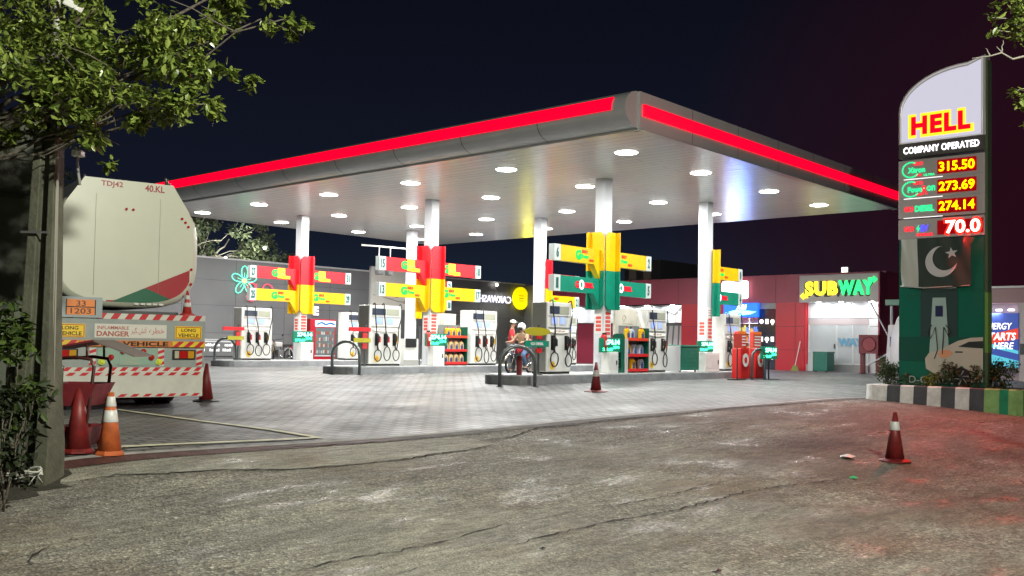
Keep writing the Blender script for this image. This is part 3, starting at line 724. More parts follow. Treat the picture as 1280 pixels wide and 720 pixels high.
# oil bottle racks; every bottle is a thing of its own
M_by = mat('bottle_yellow', (.82, .50, .01), .3); M_bg = mat('bottle_grey', (.42, .46, .52), .3); M_bb = mat('bottle_pale_blue', (.5, .58, .7), .3); M_br = mat('bottle_cream', (.78, .62, .30), .3)
def bottle(mt, capm):
    t = bpy.data.objects.new('oil_bottle', None); COL.objects.link(t)
    b = B(); b.prism([(-.085, 0), (.085, 0), (.085, .20), (.03, .27), (-.05, .27), (-.085, .23)], -.045, .045, 'y'); b.build('bottle_body', mt, t, .008)
    b = B(); b.cyl((-.01, 0, .27), (-.01, 0, .31), .026, n=10); b.build('cap', capm, t)
    b = bb(frame((0, -.0462, 0), (1, 0, 0))); b.box(-.055, .055, .04, .16, 0, .002); b.box(-.02, .05, .17, .2, 0, .002); b.build('bottle_label', mat('label_blue', (.03, .06, .2), .4), t)
    return t
proto = {'yellow': bottle(M_by, M_redp), 'grey': bottle(M_bg, M_blackp), 'pale blue': bottle(M_bb, M_blackp), 'cream': bottle(M_br, M_redp)}
used = set()
def put_bottle(kind, loc, label, group, sc=1.):
    o = proto[kind]
    if kind in used: o = copy_tree(o)
    used.add(kind); o.location = loc; o.scale = (sc,)*3; tag(o, label, 'oil bottle', group)
def rack(u, v, z, w, n, label, side_m):
    t = thing('oil_rack', label, 'display rack', (u, v, z)); hs = [.05, .47, .92][:n]
    for hh in hs:
        b = B(); b.box(0, w, 0, .32, hh, hh+.03); b.box(0, w, -.02, 0, hh-.01, hh+.07); b.build('shelf', M_redp if hh != hs[-1] else mat('shelf_red', (.6, .05, .02), .35), t)
    b = B(); b.box(0, w, .32, .34, 0, hs[-1]+.42); b.build('back_panel', mat('rack_back', (.17, .19, .19), .5), t)
    b = B(); b.box(-.03, 0, 0, .34, 0, hs[-1]+.05); b.build('side_panel', side_m, t)
    b = B(); b.box(w, w+.03, 0, .34, 0, hs[-1]+.36); b.build('side_panel', mat('board_green', (.004, .09, .055), .35), t)
    return hs
hs = rack(22.95, 15.95, ZI[0], 1.02, 3, 'three shelf rack of oil bottles on the nearest island', mat('rack_white', (.6, .6, .58), .4))
g1 = 'oil bottles on the near rack'
for k, kind, x, l in ((2, 'yellow', .14, 'yellow oil bottle at the left of the top shelf, near rack'), (2, 'pale blue', .34, 'pale blue oil bottle on the top shelf, near rack'), (2, 'yellow', .86, 'yellow oil bottle at the right of the top shelf, near rack'),
  (1, 'yellow', .18, 'yellow oil bottle on the middle shelf, near rack'), (1, 'grey', .50, 'grey oil bottle on the middle shelf, near rack'), (1, 'pale blue', .80, 'pale blue oil bottle at the right of the middle shelf, near rack'),
  (0, 'yellow', .42, 'yellow oil bottle on the bottom shelf, near rack'), (0, 'grey', .84, 'grey oil bottle on the bottom shelf, near rack')):
    put_bottle(kind, (22.95+x, 16.09, ZI[0]+hs[k]+.03), l, g1, 1.12)
hs = rack(22.62, 22.95, ZI[1], 1.02, 3, 'shelf rack of yellow oil bottles on the middle island', mat('board_green', (.004, .09, .055), .35))
orde = ['first', 'second', 'third', 'fourth']
for k, nm in ((2, 'top'), (1, 'middle'), (0, 'bottom')):
    for i in range(4 if k < 2 else 3):
        put_bottle('yellow' if k == 2 else 'cream', (22.62+.14+.245*i+(.1 if k == 2 else 0), 23.09, ZI[1]+hs[k]+.03), '%s oil bottle, %s from the left on the %s shelf of the middle island rack' % ('yellow' if k == 2 else 'cream', orde[i], nm), 'oil bottles on the middle island rack', 1.05)
for (u, v, z, w, h, l) in ((22.98, 16.45, ZI[0], 1.1, 1.85, 'cream notice panel standing behind the near oil rack'), (22.5, 23.5, ZI[1], 1.15, 1.72, 'cream notice panel standing behind the middle island oil rack')):
    t = thing('notice_panel', l, 'panel', (u, v, z)); b = B(); b.rbox(0, w, 0, .06, 0.02, h, .012); b.build('panel', mat('cream_panel', (.66, .62, .53), .45, var=.08, vscale=3), t)
    F = frame((0, -.001, 0), (1, 0, 0)); b = bb(F); b.tube([(w*.42+.1*math.cos(a)*(1-.05*i), h-.30+.1*math.sin(a), .004) for i, a in enumerate([2*math.pi*k/14 for k in range(15)])], .006, 4)
    b.box(w*.35, w*.8, h-.46, h-.445, 0, .004); b.build('drawing', mat('line_brown', (.35, .28, .2), .6), t)

# green chest bin on the island and the one by the shop
def chest(loc, rot, w, d, h, label):
    t = thing('chest_bin', label, 'bin', loc, rot, 'green chest bins')
    b = B(); b.rbox(.0, w, 0, d, .05, h-.06, .03); b.build('body', mat('bin_green', (.008, .15, .10), .4, var=.15, vscale=5), t)
    b = B(); b.rbox(-.02, w+.02, -.02, d+.02, h-.07, h, .02); b.build('lid', mat('bin_green', (0, 0, 0)), t)
    b = B()
    for k in range(5): b.box(.06, w-.06, -.006, 0, .17+k*.12, .175+k*.12)
    b.build('ribs', mat('bin_dark', (.004, .07, .045), .5), t)
    b = B(); b.rbox(-.25, -.02, .02, d-.02, .03, h-.03, .02); b.build('end_cover', mat('bin_grey', (.45, .46, .47), .4), t)
    b = B(); 
    for x in (.08, w-.08): b.cyl((x, .1, 0), (x, .1, .06), .03)
    b.build('foot', M_blackp, t)
chest((25.62, 15.85, ZI[0]), 0, 1.02, .6, .82, 'dark green chest bin on the nearest island between two pumps')

# ------------------------------------------------------------------ buildings behind
M_wallg = mat('clad_grey', (.15, .153, .158), .45, var=.1, vscale=.6)
M_maroon = mat('clad_red', (.33, .035, .07), .38, var=.08, vscale=.8)
M_red2 = mat('clad_red_bright', (.52, .02, .035), .35, var=.06, vscale=.8)
M_wpanel = mat('clad_white', (.62, .64, .65), .35, var=.06, vscale=1)
M_seam = mat('seam', (.03, .03, .032), .7)
M_gsign = mat('sign_grey', (.50, .46, .45), .4, var=.06, vscale=1)
# grey-clad car wash block
t = thing('grey_building', 'long low grey clad building behind the far pumps', 'building', (14, 38, .8))
b = B(); b.box(0, 30.5, 0, 8, -.1, 4.43); b.build('wall', M_wallg, t)
b = B(); b.box(-.02, 30.52, -.04, .15, 4.43, 4.50); b.build('roof_edge', mat('edge_light', (.5, .5, .5), .4), t)
b = B(); b.box(29.9, 30.5, -4.5, -.002, -.1, 4.40); b.build('end_wall', M_wallg, t)
b = B()
for k in range(1, 12): b.box(k*2.6, k*2.6+.012, -.004, .0, -.1, 4.43)
for z in (1.2, 2.4, 3.5): b.box(0, 30.5, -.0035, .0, z, z+.01)
b.build('cladding_joints', M_seam, t)
b = B(); b.box(7.5, 12.5, -.06, -.005, .2, 1.15); bd = b.build('wall_board', mat('board_grey', (.16, .165, .165), .4), t)
b = bb(frame((7.5, -.062, 0), (1, 0, 0))); rg = random.Random(11)
for row, zz in ((0, .62), (1, .40)):
    x = .5
    while x < (4.6 if row == 0 else 3.2):
        w = rg.uniform(.05, .11)
        if rg.random() > .18: b.box(x, x+w, zz, zz+rg.choice((.09, .12, .12)), 0, .004)
        x += w+.025
b.build('lettering', mat('white_vinyl', (.8, .8, .8), .5, emit=(1, 1, 1), es=.5), bd)
b = bb(frame((7.5, -.062, 0), (1, 0, 0))); b.box(.3, 4.8, .80, .86, 0, .004); b.box(.3, 4.8, .9, .93, 0, .004); b.build('stripe', M_wpanel, bd)
# neon flower
t = thing('flower_sign', 'green neon flower outline with yellow heart on the grey wall', 'neon sign', (24.75, 37.9, 4.34), group=None)
b = bb(frame((0, 0, 0), (1, 0, 0)))
for k in range(5):
    a = math.pi/2+k*2*math.pi/5; ca, sa = math.cos(a), math.sin(a)
    pts = []
    for i in range(15):
        q = i/14*2*math.pi; l = .36-.30*math.cos(q); wv = .155*math.sin(q)*(1-.15*math.cos(q))
        pts.append((ca*l-sa*wv, sa*l+ca*wv, .03))
    b.tube(pts, .021, 5)
    b.tube([(ca*.12, sa*.12, .03), (ca*.36, sa*.36, .03)], .012, 4)
b.build('petals', emat('neon_teal', (.12, 1., .62), 1.7, base=(.1, .5, .35)), t)
b = bb(frame((0, 0, 0), (1, 0, 0))); b.cyl((0, 0, 0), (0, 0, .05), .10, n=14); b.build('heart', emat('neon_lemon', (1, .85, .15), 1.5), t)
t = thing('wall_script', 'pink neon go script half hidden behind lane sign on grey wall', 'neon sign', (25.35, 37.9, 3.95))
b = bb(frame((0, 0, 0), (1, 0, 0)))
circ = lambda cx, cy, rx, ry, a0=0, a1=360, n=16: [(cx+rx*math.cos(R(a0+(a1-a0)*i/n)), cy+ry*math.sin(R(a0+(a1-a0)*i/n)), .03) for i in range(n+1)]
b.tube(circ(-.22, .08, .22, .24), .03, 5); b.tube([(.02, .3, .03), (.02, -.2, .03)]+circ(-.22, -.28, .24, .2, 0, -190), .03, 5); b.tube(circ(.62, .04, .28, .27), .03, 5)
b.build('tube', emat('neon_pink', (1., .10, .16), .9, base=(.6, .05, .1)), t)
# poster board over the wall
t = thing('wall_poster', 'cream poster board with red script above the middle island pumps', 'poster', (32.1, 37.9, 3.4))
b = B(); b.box(0, 4.2, 0, .09, 0, 2.05); b.build('board', mat('poster_cream', (.78, .75, .67), .45, var=.08, vscale=1.2), t)
b = B(); b.box(-.06, 0, -.02, .1, -.05, 2.1); b.box(-.06, 4.26, -.02, .1, 2.05, 2.12); b.build('edge_frame', M_white, t)
F = frame((0, -.003, 0), (1, 0, 0)); b = bb(F)
text(b, 'go', 1.95, .86, 0, .6, .006, fit=(.85, .50), bold=.01); text(b, 'Welcome', .85, .86, 0, .3, .006, fit=(.95, .18), shear=.3, bold=.004); text(b, 'Station', 2.75, .42, 0, .3, .006, fit=(1.2, .18), shear=.3, bold=.004)
b.build('script', mat('script_red', (.55, .06, .05), .5), t)
b = bb(F); b.add([(.1, .25, .002), (1.7, .05, .002), (1.7, .0, .002), (.1, .17, .002)], [(3, 2, 1, 0)]); b.build('swoosh', mat('swoosh_red', (.45, .05, .06), .5), t)
b = bb(F); b.tube([(.1, .7, .002), (.9, .6, .002), (1.8, .42, .002), (3.9, .35, .002)], .03, 4); b.build('curve', mat('curve_tan', (.45, .38, .28), .5), t)
# car wash letters, mirrored as in the photograph
t = thing('car_wash_letters', 'white glowing mirror image letters on the grey wall', 'lettering', (41.25, 37.9, 4.28))
b = bb(frame((0, 0, 0), (1, 0, 0))); text(b, 'CARWASH', 0, 0, .04, .5, .05, mirror=True, fit=(2.7, .40), bold=.0); b.build('letters', emat('letter_glow', (.86, .84, 1.), 1.1), t)
# two round emblems
t = thing('round_emblem', 'yellow glowing round emblem on the grey wall beside the letters', 'sign', (43.35, 37.85, 4.42))
b = bb(frame((0, 0, 0), (1, 0, 0))); b.cyl((0, 0, 0), (0, 0, .12), .66, n=32); b.build('disc', emat('emblem_yellow', (.95, .80, .0), .85), t)
b = bb(frame((0, 0, 0), (1, 0, 0))); b.tube(circ(0, 0, .60, .60, 0, 360, 28), .03, 5); b.tube(circ(0, 0, .38, .36, 0, 360, 22), .022, 5); b.M = b.M @ Matrix.Translation((0, 0, .11))
for k in (-.15, 0, .15): b.box(-.22, .22, k-.025, k+.025, 0, .02)
b.build('emblem_lines', mat('emblem_line', (.42, .36, .02), .5), t)
lamp('emblem_light', 'AREA', (43.35, 37.3, 4.4), 30, (1, .9, .05), .9, (0, -1, -.3))
t = thing('round_emblem', 'white and red round emblem partly hidden behind a white column', 'sign', (44.28, 36.75, 4.35))
b = bb(frame((0, 0, 0), (0, -1, 0))); b.cyl((0, 0, 0), (0, 0, .12), .70, n=32); b.build('disc', emat('emblem_white', (1, .97, .9), 1.3), t)
b = bb(frame((0, 0, 0), (0, -1, 0))); b.tube(circ(0, 0, .74, .74, 20, 160, 16), .10, 5); b.tube(circ(0, 0, .74, .74, 200, 250, 10), .08, 5); b.build('rim', M_redp, t)
b = bb(frame((0, 0, .0), (0, -1, 0))); b.box(-.2, .3, .05, .13, .12, .15); b.box(-.2, .25, -.2, -.12, .12, .15); b.quad((-.2, .05, .14), (-.05, .12, .14), (.25, -.12, .14), (.1, -.2, .14)); b.build('mark', M_dgrey, t)

# red shop building facing the pumps
SX = 41.0; F0 = lambda x=SX, v=34., z=.77: frame((x, v, z), (0, -1, 0))     # a = 34 - v, b = height, z = towards the pumps
t = thing('red_shop_building', 'low red clad shop building with white panels behind the right pumps', 'building', (SX, 34, .77)); SHOP = t
FL = frame((0, 0, 0), (0, -1, 0))
b = bb(FL); b.box(.45, 14.9, 3.02, 4.2, -9, 0); b.build('fascia_red', M_maroon, t)
b = bb(FL); b.box(.45, 18.5, 4.2, 4.27, -9, .03); b.build('roof_edge', MATS['clad_red'], t)
b = bb(FL); b.box(.45, 18.5, -.1, 4.19, -9, -3.0); b.build('rear_block', M_wallg, t)
b = bb(FL); b.box(8.6, 11.0, -.1, 3.02, -3, -.0); b.build('pillar_red', M_red2, t)
b = bb(FL); b.box(13.52, 14.9, -.1, 3.02, -3, .0); b.build('pillar_red', M_red2, t)
b = bb(FL); b.box(14.905, 15.0, -.1, 4.2, -3, -.02); b.build('return_panel', mat('return_red_lit_tone', (.62, .015, .03), .35), t)  # same cladding in a brighter red, its stronger lighting put into the colour
b = bb(FL)
for zz in (.9, 1.95): b.box(13.52, 14.9, zz, zz+.014, 0, .004); b.box(8.6, 9.6, zz, zz+.014, 0, .004)
for x in (2.4, 5.4, 8.4, 10.6, 12.2, 13.5): b.box(x, x+.014, 3.03, 4.19, 0, .004)
b.box(14.45, 14.464, 0, 3.0, 0, .004); b.build('cladding_joints', M_seam, t)
b = bb(FL); b.box(.45, 8.6, 2.15, 3.02, -1.6, -.6); b.build('white_panels', M_wpanel, t)
b = bb(FL)
for x in (1.9, 3.4, 4.9, 6.4, 7.9): b.box(x, x+.02, 2.15, 3.02, -.6, -.594)
b.build('cladding_joints', M_seam, t)
b = bb(FL); b.box(.45, 8.6, 3.02, 3.04, -1.6, 0); b.build('porch_ceiling', M_white, t)
b = bb(FL); b.box(.45, 8.6, -.1, 2.15, -1.6, -.9); b.build('wall', mat('inner_white', (.5, .5, .5), .5, var=.1, vscale=1), t)
for x0, x1 in ((1.6, 3.1), (3.5, 5.4)):
    b = bb(FL); b.box(x0, x1, -.02, 2.12, -.9, -.84); d = b.build('door', M_maroon, t)
    b = bb(FL); b.box(x1-.2, x1-.15, .9, 1.3, -.84, -.8); b.build('handle', M_chrome, d)
b = bb(FL); b.box(6.3, 8.4, .1, 2.12, -.9, -.84); w = b.build('window', mat('glass_grey', (.16, .17, .18), .12, coat=.3), t)
b = bb(FL)
for k in range(5): b.add([(6.4+k*.38, .2, -.835), (6.7+k*.38, .2, -.835), (7.0+k*.30, 2.0, -.835), (6.8+k*.30, 2.0, -.835)], [(0, 1, 2, 3)])
b.build('window_graphic', mat('graphic_white', (.5, .5, .5), .4), w)
# floor of the porch and back of the lit shelf bay
b = bb(FL); b.box(11.0, 12.6, -.1, 3.02, -2.4, -1.2); b.build('inner_wall', mat('inner_beige', (.5, .42, .3), .5), t)
b = bb(FL); b.box(12.6, 13.52, -.1, 3.02, -1.2, -.12); sw = b.build('display_window', mat('window_navy', (.02, .026, .05), .12, coat=.3), t)
b = bb(FL); b.box(12.6, 13.52, 2.75, 3.02, -.12, -.06); b.build('window_header', M_grey, t)
b = bb(FL); rg = random.Random(5)
for r_ in range(3):
    for c in range(3):
        x = 12.78+c*.27; z = [.62, 1.38, 2.18][r_]
        if (r_+c) % 2: b.box(x-.07, x+.07, z-.11, z+.11, -.11, -.07)
        else:
            b.cyl((x, z, -.115), (x, z, -.07), .10, n=12)
            if c: b.box(x-.03, x+.03, z-.16, z, -.11, -.07)
so = b.build('goods', emat('lit_goods', (1, .97, .92), 1.0), sw); so['kind'] = 'stuff'
# shelves seen through the open bay
b = bb(FL)
for z in (.3, .75, 1.2, 1.65, 2.1): b.box(11.05, 12.55, z, z+.03, -1.19, -.85)
for x in (11.05, 11.75, 12.5): b.box(x, x+.03, 0, 2.4, -1.19, -.84)
sh = b.build('shop_shelf', M_white, t)
b = bb(FL); rg = random.Random(8)
for z in (.33, .78, 1.23, 1.68):
    x = 11.12
    while x < 12.4:
        w = rg.uniform(.08, .2); b.cur = rg.randrange(5); b.box(x, x+w*.85, z, z+rg.uniform(.18, .36), -1.15, -.9); x += w
o = b.build('goods', [mat('g1', (.7, .3, .05), .4), mat('g2', (.6, .05, .05), .4), mat('g3', (.75, .7, .6), .4), mat('g4', (.5, .5, .1), .4), mat('g5', (.1, .2, .5), .4)], sh); o['kind'] = 'stuff'
b = bb(FL); b.box(11.05, 12.55, 2.42, 2.74, -1.0, -.8); hb = b.build('shelf_header', mat('header_red', (.62, .08, .06), .4, emit=(1, .2, .1), es=.3), t)
b = bb(FL); text(b, 'Happy', 11.8, 2.58, -.795, .2, .01, fit=(.8, .18), shear=.3); b.build('lettering', M_white, hb)
lamp('shelf_lamp', 'AREA', (SX+.4, 34-11.8, .77+2.95), 60, (1, .97, .9), .8)
# porch spot lamps
for i, v in enumerate((32.2, 30.7, 29.2, 27.7, 26.2)):
    b = B(); b.cyl((SX+.45, v, 3.78), (SX+.45, v, 3.73), .10, n=14); o = b.build('porch_spotlight', M_lens); tag(o, '%s round porch lamp from the left in the shop soffit' % ['first', 'second', 'third', 'fourth', 'fifth'][i], 'lamp', 'round lamps under the shop porch')
    lamp('porch_lamp', 'AREA', (SX+.42, v, 3.70), 30, (.96, .98, 1), .16, (.25, 0, -1))
# sandwich shop front
t = thing('sandwich_shop', 'white shop front with glass doors under the sandwich sign', 'shop front', (SX, 19, .77))
b = bb(FL); b.box(.005, 3.5, -.1, 3.35, -3, -.12); b.build('white_wall', M_wpanel, t)
b = bb(FL)
for x in (.62, 1.95, 2.78): b.box(x, x+.015, 2.3, 3.0, -.12, -.116)
b.box(.0, 3.5, 2.29, 2.31, -.12, -.115); b.box(2.78, 3.5, 1.95, 1.965, -.12, -.115); b.build('cladding_joints', M_seam, t)
b = bb(FL); b.box(.05, 2.72, 2.02, 2.28, -.12, -.09); b.build('door_header', mat('header_pale', (.45, .38, .38), .4), t)
for k, (x0, x1) in enumerate(((.05, 1.33), (1.35, 2.05), (2.07, 2.72))):
    b = bb(FL); b.box(x0, x1, .32, 2.02, -.115, -.10); gd = b.build('glass_door', mat('frosted_glass', (.50, .53, .54), .16, var=.1, vscale=1.5), t)
    b = bb(FL); b.box(x0, x0+.03, .32, 2.02, -.10, -.085); b.box(x1-.03, x1, .32, 2.02, -.10, -.085); b.box(x0+.03, x1-.03, .32, .37, -.10, -.085); b.build('door_frame', M_white, gd)
    if k == 0: b = bb(FL); b.box(x1-.12, x1-.07, 1.0, 1.2, -.10, -.05); b.build('handle', M_dgrey, gd)
b = bb(FL); text(b, 'WAY', 1.95, 1.28, -.083, .4, .006, fit=(1.15, .36), bold=.03); b.build('door_lettering', mat('way_blue', (.12, .32, .48), .4), t)
b = bb(FL); b.box(.0, 2.75, -.1, .30, -.12, .05); b.build('step', M_grey, t)
b = bb(FL); b.box(3.5, 3.56, -.1, 4.2, -3, .9); b.build('side_wall', M_maroon, t)
# the sign
t = thing('sandwich_shop_sign', 'grey sign box with yellow and green illuminated SUBWAY lettering', 'sign', (SX-.55, 19.1, .77+3.02))
b = bb(FL); b.box(0, 3.62, 0, 1.14, -.4, .0); b.build('sign_box', M_gsign, t, .01)
b = bb(FL); b.box(.0, 3.62, -.03, 0, -.4, -.02); b.build('lamp_rail', M_white, t)
def sub_letters(b, s, x0, x1, z): text(b, s, (x0+x1)/2, .56, z, .6, .05, fit=(x1-x0, .62), bold=.034, space=1.14)
b = bb(FL); sub_letters(b, 'SUB', .28, 1.75, .02); b.add([(.05, .24, .0), (.22, .40, .0), (.22, .30, .0), (.42, .30, .0), (.42, .16, .0), (.22, .16, .0), (.22, .08, .0)], [(6, 5, 4, 3, 2, 1, 0)]); b.M = b.M @ Matrix.Translation((0, 0, .04)); b.add([(.05, .24, .0), (.22, .40, .0), (.22, .30, .0), (.42, .30, .0), (.42, .16, .0), (.22, .16, .0), (.22, .08, .0)], [(6, 5, 4, 3, 2, 1, 0)]); b.build('letters_yellow', emat('sub_yellow', (1., .80, .02), 1.6), t)
b = bb(FL); sub_letters(b, 'WAY', 1.78, 3.28, .02); b.M = b.M @ Matrix.Translation((0, 0, .04)); b.add([(3.45, .88, .0), (3.28, 1.04, .0), (3.28, .95, .0), (3.06, .95, .0), (3.06, .80, .0), (3.28, .80, .0), (3.28, .72, .0)], [(0, 1, 2, 3, 4, 5, 6)]); b.build('letters_green', emat('sub_green', (.01, .95, .20), 1.4), t)
b = bb(FL); text(b, 'SUBWAY', 1.78, .535, .004, .6, .006, fit=(3.12, .70), bold=.04, space=1.12); b.build('letter_shadow', mat('letter_dark', (.015, .03, .02), .5), t)
for i, x in enumerate((18.3, 17.3, 16.0)):
    b = B(); b.cyl((SX-.35, x, 3.78), (SX-.35, x, 3.73), .09, n=14); o = b.build('door_spotlight', M_lens); tag(o, '%s round lamp from the left under the sandwich shop sign' % ['first', 'second', 'third'][i], 'lamp', 'round lamps under the sandwich sign')
    lamp('door_lamp', 'AREA', (SX-.36, x, 3.70), 14, (.92, .97, 1), .14, (.35, 0, -1))
# floodlight on the roof
t = thing('floodlight', 'small lit floodlight on the roof above the sandwich sign', 'floodlight', (SX+.2, 17.35, 4.97))
b = B(); b.rbox(-.08, .08, -.17, .17, .06, .34, .02); b.build('housing', M_white, t)
b = bb(frame((-.082, .13, 0), (0, -1, 0))); b.box(0, .26, .1, .3, 0, .004); b.build('lens', emat('flood_lens', (1, .95, .8), 3.), t)
b = B(); b.tube([(0, -.19, .2), (0, -.19, 0), (0, .19, 0), (0, .19, .2)], .015, 5); b.build('bracket', M_dgrey, t)
# white lit sign and blue lit sign
t = thing('white_light_sign', 'over bright white rounded light box high on the red fascia', 'sign', (SX-.25, 22.45, 4.40))
b = bb(FL); b.rbox(-.68, .68, -.40, .42, -.2, 0, .12); b.build('light_box', emat('white_box', (1, .99, .97), 2.2), t)
lamp('white_sign_light', 'AREA', (SX-.5, 22.45, 4.4), 12, (1, .97, .95), .8, (-1, 0, -.1))
t = thing('blue_light_sign', 'bright blue and white light box above the open shop bay', 'sign', (SX-.25, 22.1, 3.47))
b = bb(FL); b.rbox(-.88, .86, -.33, .32, -.18, 0, .03); b.build('light_box', emat('blue_box', (.01, .13, .95), 1.6), t)
b = bb(FL); b.add([(-.8, -.12, .004), (-.2, .02, .004), (.8, -.08, .004), (.5, -.2, .004), (0, -.24, .004), (-.5, -.2, .004)], [(5, 4, 3, 2, 1, 0)]); b.build('white_wave', emat('cyan_glow', (.25, .85, 1.), 2.6), t)
b = bb(FL); text(b, 'ATM', .05, .14, .006, .3, .01, fit=(.5, .22), bold=.01, shear=.2); b.build('lettering', emat('letter_white_glow', (.9, .97, 1), 3.), t)
lamp('blue_sign_light', 'AREA', (SX-.5, 22.1, 3.5), 55, (.05, .22, 1), 1.0, (-1, 0, .25))
# faint round and script marks on the red fascia
t = thing('fascia_mark', 'thin white ring mark on the red fascia left of the right column', 'wall mark', (SX-.01, 24.15, 4.35))
b = bb(FL); b.tube(circ(0, 0, .24, .20, -20, 200), .03, 5); b.tube(circ(.03, -.2, .12, .06, 0, 360), .02, 5); b.build('ring', mat('mark_pink', (.75, .42, .44), .5), t)
t = thing('bird_mark', 'white bird shaped light mark at the end of the porch panels', 'wall mark', (SX+.55, 26.3, 3.55))
b = bb(FL); pts = [(-.55, .1), (-.2, .16), (0, .05), (.25, .2), (.6, .22), (.35, .02), (.15, -.18), (-.05, -.08), (-.3, -.04), (-.55, -.14)]; b.prism(pts, 0, .02); b.build('bird', emat('bird_white', (1, 1, 1), 1.2), t)
# shop-side objects
chest((39.6, 18.05, gz(39.5, 17.7)), R(-90), .62, .7, .86, 'green chest bin beside the sandwich shop doors')
t = thing('speaker_cabinet', 'dark red cabinet with round opening on two legs by the white wall', 'cabinet', (39.3, 15.98, gz(39.3, 15.6)))
z0 = 0
b = bb(FL); b.box(0, .80, .82, 1.58, -.45, 0); b.build('cabinet_body', mat('dark_red_box', (.16, .012, .02), .45, var=.15, vscale=5), t, .012)
b = bb(FL); b.cyl((.42, 1.2, 0), (.42, 1.2, .02), .27, n=28); b.build('round_cover', mat('round_red', (.25, .03, .04), .5), t)
b = bb(FL); b.tube(circ(.42, 1.2, .28, .28, 0, 360, 28), .018, 5); b.build('ring', MATS['dark_red_box'], t)
for x in (.05, .69): b = bb(FL); b.box(x, x+.08, 0, .82, -.4, -.32); b.box(x, x+.08, 0, .82, -.1, -.02); b.box(x, x+.08, 0, .04, -.5, .1); b.build('leg', mat('dark_red_box', (0, 0, 0)), t)
t = thing('broom', 'thin broom leaning on the red pillar by the green bin', 'broom', (40.6, 19.35, gz(40.5, 19.35)))
b = B(); b.cyl((0, 0, .2), (.3, -.1, 1.3), .015, n=6); b.build('stick', M_white, t); b = B(); b.prism([(-.18, 0), (.18, 0), (.06, .24), (-.06, .24)], -.05, .05, 'x'); b.build('brush', mat('straw', (.25, .28, .08), .8), t)
# red drinks fridge by the far island
t = thing('drinks_fridge', 'red glass door drinks fridge by the grey wall behind far island', 'fridge', (27.75, 37.0, gz(28.5, 37)))
b = B(); b.rbox(0, 1.45, 0, .7, 0, 1.95, .02); b.build('body', mat('fridge_red', (.5, .015, .03), .35), t)
F = frame((0, -.004, 0), (1, 0, 0))
b = bb(F); b.box(.30, 1.38, .28, 1.55, 0, .01); g = b.build('glass_door', mat('fridge_glass', (.10, .12, .12), .15, coat=.4, emit=(.7, .85, .8), es=.10), t)
b = bb(F); rg = random.Random(4)
for r_ in range(4):
    for c in range(8):
        b.cur = rg.randrange(3); b.box(.36+c*.125, .36+c*.125+.08, .36+r_*.29, .36+r_*.29+rg.uniform(.12, .2), .011, .02)
o = b.build('bottles_inside', [mat('b1', (.5, .5, .5), .3), mat('b2', (.35, .1, .05), .3), mat('b3', (.25, .3, .3), .3)], g)
b = bb(F); b.box(.26, 1.42, 1.60, 1.88, 0, .03); hd = b.build('header', emat('fridge_header', (.7, .8, .95), .8), t)
b = bb(F); b.tube([(.35, 1.70, .035), (.6, 1.80, .035), (.85, 1.70, .035), (1.1, 1.78, .035), (1.35, 1.72, .035)], .045, 5); b.build('wave', mat('wave_blue', (.05, .22, .6), .4), hd)
b = bb(F); b.box(.26, 1.42, .22, .27, 0, .03); b.build('sill', M_white, t)
t = thing('letter_panel', 'dark panel with white capital E above the red fridge', 'sign', (28.5, 37.88, 2.95))
b = bb(frame((0, 0, 0), (1, 0, 0))); text(b, 'E', .2, .2, .02, .4, .03, fit=(.30, .42), bold=.02); b.build('letter', emat('e_white', (1, 1, 1), .8), t)
# red pump-shaped promo stands right of the nearest island
def promo(u, v, label):
    t = thing('promo_stand', label, 'display stand', (u, v, gz(u, v)), R(-8), 'red promotional stands with white discs')
    F = frame((0, -.2, 0), (1, 0, 0))
    b = B(); b.rbox(-.20, .20, -.18, .18, .02, .98, .03); b.build('body', M_redp, t)
    b = bb(F); vs = [(.15*math.cos(a), .60+.21*math.sin(a)) for a in [2*math.pi*i/24 for i in range(24)]]; b.prism(vs, 0, .012); b.build('white_disc', M_white, t)
    b = bb(F); vs = [(.07*math.cos(a), .60+.10*math.sin(a)) for a in [2*math.pi*i/18 for i in range(18)]]; b.prism(vs, .013, .016); b.build('disc_mark', M_redp, t)
    b = B(); b.rbox(-.21, .21, -.08, .08, .99, 1.5, .02); b.build('head', mat('promo_red', (.60, .06, .04), .4), t)
    b = bb(frame((0, -.082, 0), (1, 0, 0)))
    for k in range(4): b.box(-.16, .16, 1.05+k*.09, 1.09+k*.09, 0, .004)
    b.build('text_rows', M_white, t)
    b = bb(frame((0, -.083, 0), (1, 0, 0))); b.box(-.20, .20, 1.41, 1.49, 0, .004); b.build('top_band', mat('promo_orange', (.75, .2, .03), .4), t)
promo(27.85, 15.1, 'red promotional stand with white disc, left one by the steel hoop')
promo(28.55, 14.95, 'red promotional stand with white disc, right one by the glowing board')
t = thing('post_sign', 'thin black post with flat base in front of the red stands', 'sign post', (27.2, 14.85, gz(27.2, 14.85)))
b = B(); b.cyl((0, 0, 0), (0, 0, 1.05), .02, n=8); b.build('post', M_black, t); b = B(); b.box(-.35, .35, -.14, .14, 0, .03); b.build('base', M_black, t)
b = bb(frame((0, -.02, 0), (1, 0, 0))); b.box(-.28, .22, .98, 1.42, 0, .02); pn = b.build('sign_panel', mat('promo_red', (.6, .06, .04)), t); b = bb(frame((0, .0, 0), (1, 0, 0)))
for k in range(3): b.box(-.22, .16, 1.04+k*.11, 1.09+k*.11, .001, .004)
b.build('text_rows', M_white, pn)

